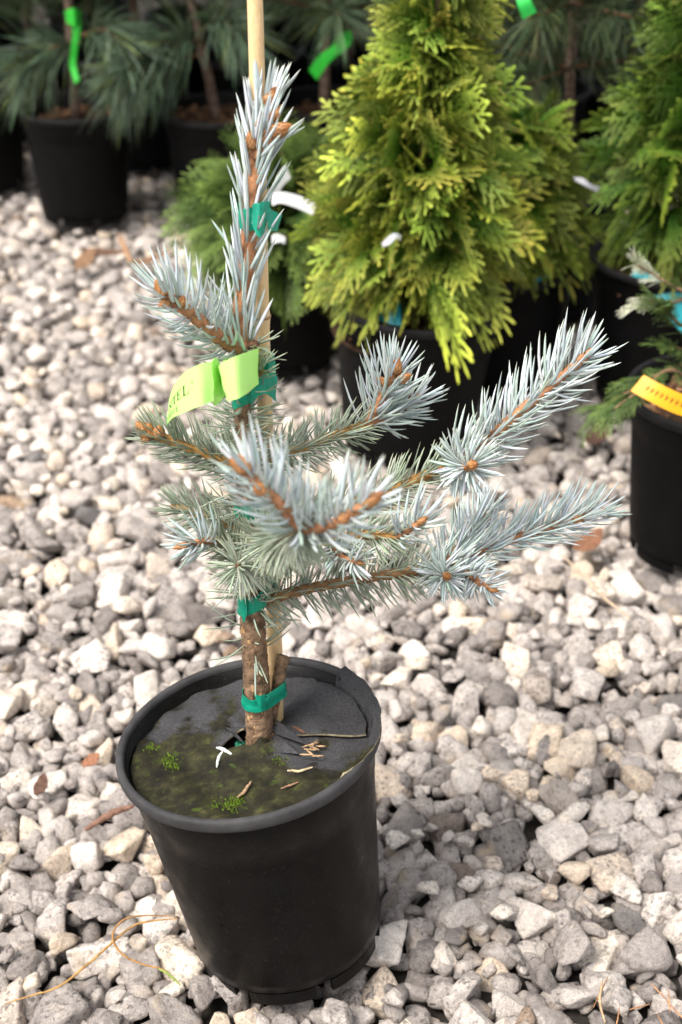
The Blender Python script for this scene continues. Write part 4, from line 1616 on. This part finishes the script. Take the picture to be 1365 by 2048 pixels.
def ribbon(name, rows, c, label, cat, mat='plastic_tag', thick=.0005, nu=24, wr=.0):
    o0 = at(*rows[0][0])
    a = Acc()
    s = strip(a, [(at(*u) - o0, at(*v) - o0) for u, v in rows], nu, 5, thick, c, wr)
    o = a.build(name, M[mat])
    o.location = tuple(o0)
    tag(o, label, cat)
    return o, s, o0


GT = (.03, .52, .04)
o, _, o0 = ribbon('tape_flag', [((140, 38, 2.06), (150, 18, 2.06)), ((146, 66, 2.05), (162, 46, 2.04)), ((142, 100, 2.05), (156, 96, 2.05)), ((140, 132, 2.05), (152, 128, 2.05)), ((150, 168, 2.04), (160, 160, 2.04))],
                  GT, 'bright green tape hanging down the stem of the back-row pine', 'tape', 'tag', .0006)
a = Acc()
strip(a, [(at(*u) - o0, at(*v) - o0) for u, v in (((130, 22, 2.05), (134, 46, 2.05)), ((148, 16, 2.03), (150, 52, 2.03)), ((163, 24, 2.05), (160, 50, 2.05)))], 12, 5, .0006, GT)
a.build('loop', M['tag'], o)
ribbon('tape_flag', [((672, 70, 2.06), (704, 60, 2.06)), ((665, 92, 2.04), (700, 90, 2.04)), ((640, 110, 2.03), (662, 122, 2.03)), ((618, 140, 2.03), (634, 160, 2.03))], GT,
       'bright green tape slanting from the pine stem above the feathery conifer', 'tape', 'tag', .0006)
ribbon('tape_flag', [((1030, -20, 1.62), (1052, -26, 1.62)), ((1036, 10, 1.61), (1062, 0, 1.61)), ((1046, 38, 1.61), (1074, 24, 1.61))], (.04, .60, .10),
       'bright green tape hanging beside the top of the golden arborvitae', 'tape', 'tag', .0006)

# ------------------------------------------------------------------ scale-leaved foliage
def spray_template(seed, L=.076, ang=42, wid=.0036, sub=True, dens=.0070, lacy=.72):
    """flat fan spray in local coordinates: y along the axis, x across, z the normal; returns V, Q, tipness"""
    r = np.random.default_rng(seed)
    V, Q, tp = [], [], []

    def lobe(p, d, ln, w_, t0, t1):
        n = np.array([-d[1], d[0]])
        b = len(V)
        for s, ww in ((0, .55), (.45, 1.0), (.8, .8), (1.0, .25)):
            q = p + d * ln * s
            for e, zz in ((-.5, 0), (0, .35), (.5, 0)):
                V.append((q[0] + n[0] * w_ * ww * e, q[1] + n[1] * w_ * ww * e, zz * w_ * ww + r.normal(0, .0002)))
                tp.append(t0 + (t1 - t0) * s)
        for k in range(3):
            for e in range(2):
                i = b + k * 3 + e
                Q.append((i, i + 1, i + 4, i + 3))

    rot = lambda d, a: np.array([d[0] * math.cos(a) - d[1] * math.sin(a), d[0] * math.sin(a) + d[1] * math.cos(a)])
    ax = np.array([0, 1.0])
    n = int(L / dens)
    p = np.zeros(2)
    for i in range(n):
        f = i / n
        lobe(p, ax, dens * 1.25, wid * (1.15 - .3 * f), f * .6, f * .6 + .1)
        sgn = 1 if i % 2 else -1
        sl = L * (.50 * (1 - f) ** .75 + .07) * r.uniform(.75, 1.15) * min(1, .45 + f * 2.5)
        d = rot(ax, sgn * math.radians(ang + r.normal(0, 5)))
        m = max(1, int(sl / dens))
        q = p.copy()
        for j in range(m):
            g_ = j / m
            lobe(q, d, sl / m * 1.25, wid * (1.05 - .25 * g_), f * .5 + g_ * .4, f * .5 + g_ * .4 + .15)
            if sub and j > 0:
                for s2 in (1, -1):
                    d2 = rot(d, s2 * math.radians(38 + r.normal(0, 6)))
                    l2 = dens * (2.3 - 1.2 * g_) * r.uniform(.6, 1.2) * lacy
                    lobe(q, d2, l2, wid * .9, .35 + f * .35 + g_ * .3, .6 + f * .4 + g_ * .2)
            q = q + d * sl / m
            d = rot(d, -sgn * .05)
        lobe(q, d, dens * 1.3, wid * .95, .7, 1.0)
        p = p + ax * dens
        ax = rot(ax, r.normal(0, .05))
    lobe(p, ax, dens * 1.6, wid, .7, 1.0)
    V = np.array(V)
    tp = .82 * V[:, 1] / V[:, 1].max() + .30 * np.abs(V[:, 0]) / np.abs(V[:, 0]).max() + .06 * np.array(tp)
    return V, np.array(Q), np.clip(tp, 0, 1)


def add_spray(acc, tmpl, p, d, nrm, s, droop, ca, cb, bright):
    V, Q, tp = tmpl
    d = unit(d)
    nrm = unit(nrm - d * np.dot(nrm, d))
    x = np.cross(d, nrm)
    y = V[:, 1:2] * s
    L_ = V[:, 1].max() * s
    W_ = p + V[:, 0:1] * s * x + y * d + V[:, 2:3] * s * nrm
    W_ = W_ - UP * droop * (y / L_) ** 2 * L_ - nrm * .25 * (V[:, 0:1] * s) ** 2 / L_
    t = (tp ** 2.4)[:, None]
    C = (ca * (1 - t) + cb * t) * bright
    acc.add(W_, Q, None, np.clip(C, 0, 1))


TH = [spray_template(s) for s in (1, 2, 3, 4)]


def thuja(seed, n, radius, zbase, zwide, ztop, axis_lean=(0, 0), arch=True, gold=1.0):
    """crown of an arborvitae, z from the soil; widest at zwide"""
    global rng
    keep = rng
    rng = np.random.default_rng(seed)
    a = Acc()
    st = Acc()
    tube(st, catmull([np.zeros(3), np.array([axis_lean[0] * .5, axis_lean[1] * .5, ztop * .5]), np.array([axis_lean[0], axis_lean[1], ztop * .93])], 20), np.linspace(.009, .002, 20), 9, (.16, .095, .06), .05)
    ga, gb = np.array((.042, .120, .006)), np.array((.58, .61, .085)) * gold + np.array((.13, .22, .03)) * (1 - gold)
    k = 0
    while k < n:
        z = rng.uniform(zbase, ztop)
        rz = radius * (1 - max(0, (z - zwide) / (ztop - zwide)) ** 1.25) if z > zwide else radius * (.72 + .28 * (z - zbase) / (zwide - zbase))
        if rng.random() > (.25 + .75 * rz / radius):
            continue
        k += 1
        th = rng.uniform(0, 6.2832)
        u = math.cos(th), math.sin(th)
        lob = 1 + .10 * math.sin(3 * th + seed) + .08 * math.sin(5 * th + z * 40) + .06 * math.sin(z * 60 + 2 * th)
        fr = rng.uniform(.35, .78) if rng.random() < .45 else rng.uniform(.66, .98)
        out = np.array([u[0], u[1], 0])
        f = (z - zbase) / (ztop - zbase)
        p = np.array([axis_lean[0] * f, axis_lean[1] * f, z]) + out * max(.005, rz * lob * fr - .03)
        low_ = max(0, 1 - (z - zbase) / .11)
        d = out * 1.0 + UP * (rng.uniform(.15, 1.0) - .9 * low_) + rng.normal(0, .28, 3)
        if arch and z < zbase + .055:                            # lowest sprays arch out over the pot rim
            p = np.array([u[0], u[1], 0]) * rng.uniform(.018, .046) + UP * (.056 + rng.uniform(0, .03))
            d = out + UP * rng.uniform(0, .25) + rng.normal(0, .18, 3)
            low_ = .55
        tan = np.array([-u[1], u[0], 0])
        nrm = (tan * rng.normal(0, .8) + out * rng.normal(0.5, .5) + UP * rng.uniform(.0, .9))
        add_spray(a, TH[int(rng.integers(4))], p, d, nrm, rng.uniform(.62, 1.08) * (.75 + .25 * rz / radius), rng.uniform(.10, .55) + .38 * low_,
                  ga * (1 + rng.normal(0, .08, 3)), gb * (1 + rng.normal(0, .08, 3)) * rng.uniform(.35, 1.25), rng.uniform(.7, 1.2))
    rng = keep
    return st.mesh('trunk', M['bark']), a.mesh('crown', M['foliage'])


MID = pot_parts(.0920, .071, .172, M['pot_far'], M['rim_far'], 72)
MIDS = pot_parts(.0880, .070, .152, M['pot_far'], M['rim_far'], 72)
T1 = (.072, 1.385, 0)
T3 = (.186, 1.548, 0)
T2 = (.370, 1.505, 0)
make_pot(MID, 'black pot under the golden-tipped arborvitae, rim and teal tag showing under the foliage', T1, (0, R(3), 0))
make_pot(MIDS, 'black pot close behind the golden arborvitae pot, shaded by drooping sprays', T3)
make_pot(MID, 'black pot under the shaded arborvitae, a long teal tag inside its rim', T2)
soil_in(T1, .083, .135, 'dark bark mulch in the pot of the golden-tipped arborvitae')
soil_in(T3, .079, .118, 'dark bark mulch in the pot close behind the golden arborvitae pot')
soil_in(T2, .083, .135, 'dark bark mulch in the pot of the shaded arborvitae')
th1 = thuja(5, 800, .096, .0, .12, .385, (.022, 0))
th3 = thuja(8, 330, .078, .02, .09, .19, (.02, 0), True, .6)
th2 = thuja(6, 560, .094, .075, .15, .44, (.03, 0), False, .25)  # greener tip colour also carries the shade this plant stands in


def place_thuja(meshes, loc, z, label, rz):
    t = thing('arborvitae', label, 'conifer', (loc[0], loc[1], z))
    t.rotation_euler = (0, 0, rz)
    link('trunk', meshes[0], t)
    tag(link('crown', meshes[1], t), kind='stuff')


place_thuja(th1, T1, .14, 'bushy arborvitae with bright yellow-green tips beside the feathery conifer', 0)
place_thuja(th3, T3, .122, 'duller green arborvitae squeezed between the golden one and the shaded one', 0)
place_thuja(th2, T2, .14, 'darker green arborvitae, its tips toned down for shade, standing behind the pot with the yellow label', 0)

# feathery conifer in a smaller pot
F_ = (-.068, 1.60, 0)
make_pot(SMALL, 'small black pot under the feathery green conifer beside the golden arborvitae', F_)
soil_in(F_, .062, .122, 'dark bark mulch in the small pot of the feathery conifer')
FE = [spray_template(s, L=.085, ang=36, wid=.0022, dens=.0068, lacy=.95) for s in (11, 12, 13)]


def feathery(seed, n, rx, zc):
    global rng
    keep = rng
    rng = np.random.default_rng(seed)
    a, st = Acc(), Acc()
    tube(st, catmull([np.zeros(3), np.array([.004, 0, .06]), np.array([0, 0, .13])], 10), np.linspace(.006, .003, 10), 8, (.15, .09, .06), .05)
    ga, gb = np.array((.030, .072, .012)), np.array((.19, .27, .055))
    for _ in range(n):
        th, el = rng.uniform(0, 6.28), rng.uniform(-.75, 1.35)
        d = np.array([math.cos(th) * math.cos(el), math.sin(th) * math.cos(el), math.sin(el)])
        fr = rng.uniform(.15, .62)
        p = np.array([0, 0, zc]) + d * np.array([rx, rx, rx * .85]) * fr
        nrm = UP * rng.uniform(.2, 1) + rng.normal(0, .6, 3)
        add_spray(a, FE[int(rng.integers(3))], p, d + UP * rng.uniform(-.1, .3), nrm, rng.uniform(.6, 1.0), rng.uniform(.1, .5), ga * (1 + rng.normal(0, .1, 3)), gb * rng.uniform(.6, 1.3), rng.uniform(.8, 1.2))
        if fr > .3:
            tube(st, np.linspace(np.array([0, 0, zc * .6]), p, 4), .0012, 5, (.15, .09, .06))
    rng = keep
    return st.mesh('trunk', M['bark']), a.mesh('crown', M['foliage'])


fm = feathery(21, 520, .118, .045)
t = thing('feathery_conifer', 'low feathery mid-green conifer with a white loop label behind the spruce leader', 'conifer', (F_[0], F_[1], .128))
link('trunk', fm[0], t)
tag(link('crown', fm[1], t), kind='stuff')

WHT = (.82, .82, .82)
ribbon('loop_label', [((572, 330, 1.43), (582, 356, 1.43)), ((560, 345, 1.425), (566, 372, 1.425)), ((548, 372, 1.42), (552, 398, 1.42)), ((546, 386, 1.415), (545, 410, 1.415)), ((565, 384, 1.41), (562, 406, 1.41)),
                      ((600, 392, 1.408), (594, 416, 1.408)), ((634, 408, 1.406), (626, 430, 1.406))], WHT, 'curled white plastic loop label on the feathery conifer', 'label', nu=40)
ribbon('loop_label', [((545, 470, 1.41), (545, 488, 1.41)), ((556, 468, 1.405), (560, 484, 1.405)), ((572, 474, 1.405), (570, 488, 1.405))], WHT, 'small white label end below the curled loop label', 'label')
ribbon('loop_label', [((505, 530, 1.40), (500, 560, 1.40)), ((520, 540, 1.395), (512, 585, 1.395)), ((534, 552, 1.40), (526, 588, 1.40))], WHT, 'white label corner low behind the spruce leader needles', 'label')
ribbon('loop_label', [((764, 486, 1.262), (767, 494, 1.262)), ((776, 474, 1.254), (781, 488, 1.254)), ((790, 466, 1.255), (794, 476, 1.255)), ((802, 470, 1.262), (801, 482, 1.262))], (.72, .74, .77), 'white label scrap caught low in the golden arborvitae', 'label')
ribbon('loop_label', [((1148, 354, 1.415), (1150, 361, 1.415)), ((1166, 356, 1.41), (1164, 368, 1.41)), ((1182, 368, 1.412), (1178, 376, 1.412)), ((1200, 374, 1.42), (1194, 384, 1.42))], (.62, .62, .66), 'white label strip between the duller and the shaded arborvitae', 'label')
TEAL = (.02, .33, .38)
ribbon('pot_tag', [((752, 598, 1.345), (758, 640, 1.325)), ((775, 592, 1.340), (780, 648, 1.318)), ((802, 600, 1.335), (803, 652, 1.312))], TEAL, 'teal pot tag inside the front rim under the golden arborvitae foliage', 'label')
ribbon('pot_tag', [((1022, 545, 1.482), (1024, 560, 1.48)), ((1048, 540, 1.482), (1050, 558, 1.48))], TEAL, 'sliver of teal tag behind hanging foliage in the pot behind the golden arborvitae', 'label')
ribbon('pot_tag', [((1070, 558, 1.478), (1072, 580, 1.475)), ((1100, 548, 1.484), (1104, 574, 1.482))], TEAL, 'teal tag corner standing above the rim of the pot behind the golden arborvitae', 'label')
ribbon('pot_tag', [((1268, 540, 1.46), (1256, 582, 1.445)), ((1290, 545, 1.45), (1290, 590, 1.435)), ((1330, 560, 1.43), (1320, 600, 1.42)), ((1365, 580, 1.42), (1350, 650, 1.405)), ((1400, 610, 1.42), (1392, 690, 1.40))], TEAL,
       'long teal tag bent over the rim of the shaded arborvitae pot', 'label')

# juniper in the tagged pot on the right
J_ = (gx(1442, 1.17, .17), 1.172, 0)
make_pot(GAL, 'black pot with a yellow-orange label strip on its rim, beside the shaded gravel', J_)
soil_in(J_, .075, .140, 'bark mulch in the pot with the yellow label strip')
JU = [spray_template(s, L=.060, ang=30, wid=.0018, dens=.0068, lacy=.8) for s in (41, 42)]
ja, js = Acc(), Acc()
jo = np.array([J_[0], J_[1], .146])
jr = np.random.default_rng(77)
paths = [([(1440, 760, 1.17), (1380, 735, 1.15), (1310, 752, 1.13), (1255, 785, 1.12), (1200, 815, 1.11)], 0), ([(1430, 770, 1.16), (1350, 742, 1.12), (1290, 775, 1.09), (1225, 820, 1.08)], 0),
         ([(1440, 740, 1.17), (1400, 690, 1.16), (1350, 640, 1.14), (1325, 610, 1.13)], 0), ([(1450, 690, 1.17), (1400, 620, 1.16), (1340, 570, 1.15), (1275, 530, 1.14)], 1), ([(1440, 680, 1.17), (1390, 620, 1.16), (1340, 605, 1.15), (1290, 605, 1.14)], 1),
         ([(1445, 740, 1.17), (1410, 700, 1.16), (1370, 700, 1.15), (1340, 690, 1.14)], 0)]
for k in range(16):
    th, el = jr.uniform(0, 6.28), jr.uniform(.2, 1.3)
    d = np.array([math.cos(th) * math.cos(el), math.sin(th) * math.cos(el), math.sin(el)])
    if d[0] < -.2 and d[2] < .7:
        d[0] *= -1
    L_ = jr.uniform(.10, .16)
    paths.append(([jo + d * L_ * s + UP * .02 * math.sin(s * 3) for s in (0.02, .35, .7, 1.0)], 0))
for pts, pale in paths:
    W3 = np.array([at(*p) if len(p) == 3 and not isinstance(p, np.ndarray) else p for p in pts])
    W3 = np.vstack([jo, W3[1:]]) - jo
    P = catmull(W3, 26)
    tube(js, P, np.linspace(.0024, .0009, 26), 6, (.26, .16, .09), .05)
    T = unit(np.gradient(P, axis=0))
    for i in range(6, 26):
        for q in range(2 if i < 24 else 3):
            if jr.random() < (.6 if i < 18 else .25):
                continue
            sd = unit(np.cross(T[i], UP + jr.normal(0, .5, 3))) * (1 if jr.random() < .5 else -1)
            tip = pale and i > 17
            ca, cb = (np.array((.05, .09, .02)), np.array((.15, .22, .05))) if not tip else (np.array((.34, .36, .24)), np.array((.80, .80, .62)))
            keep_ = rng
            add_spray(ja, JU[int(jr.integers(2))], P[i], T[i] * 1.0 + sd * jr.uniform(.3, .8), UP + jr.normal(0, .5, 3), jr.uniform(.30, .55) * (.75 if tip else 1), jr.uniform(0, .3), ca, cb * jr.uniform(.7, 1.2), jr.uniform(.8, 1.2))
t = thing('juniper', 'open spreading juniper with a few creamy white tips in the yellow-labelled pot', 'conifer', tuple(jo))
js.build('stem', M['bark'], t)
tag(ja.build('foliage', M['foliage'], t), kind='stuff')

o, sf, o0 = ribbon('pot_label', [((1288, 750, 1.078), (1262, 782, 1.073)), ((1325, 770, 1.068), (1302, 804, 1.063)), ((1365, 788, 1.062), (1348, 826, 1.058)), ((1410, 804, 1.060), (1400, 842, 1.056))], (.76, .34, .004),
                   'yellow-orange label strip with dark lettering across the rim of the juniper pot', 'label')
surf = sf
for txt, u0 in (("UTUNENTU", .16),):
    # the print is blurred in the photograph: rows of short dark strokes with the same rhythm
    a = Acc()
    for i in range(10):
        for poly in ([(.1, 0), (.3, 0), (.3, 1), (.1, 1)], [(.3, .1), (.75, .75), (.62, .9), (.25, .3)]):
            V = []
            for (x, y) in poly:
                p, n = sf(u0 + .078 * i + x * .062, .62 - y * .28)
                if n[1] > 0:
                    n = -n
                V.append(p + n * .0006)
            a.add(V, [(0, 1, 2, 3)], None, (.16, .07, .01))
    a.build('lettering', M['ink'], o, False)

# anything parented keeps its place: all parts above were built relative to their thing
bpy.context.view_layer.update()
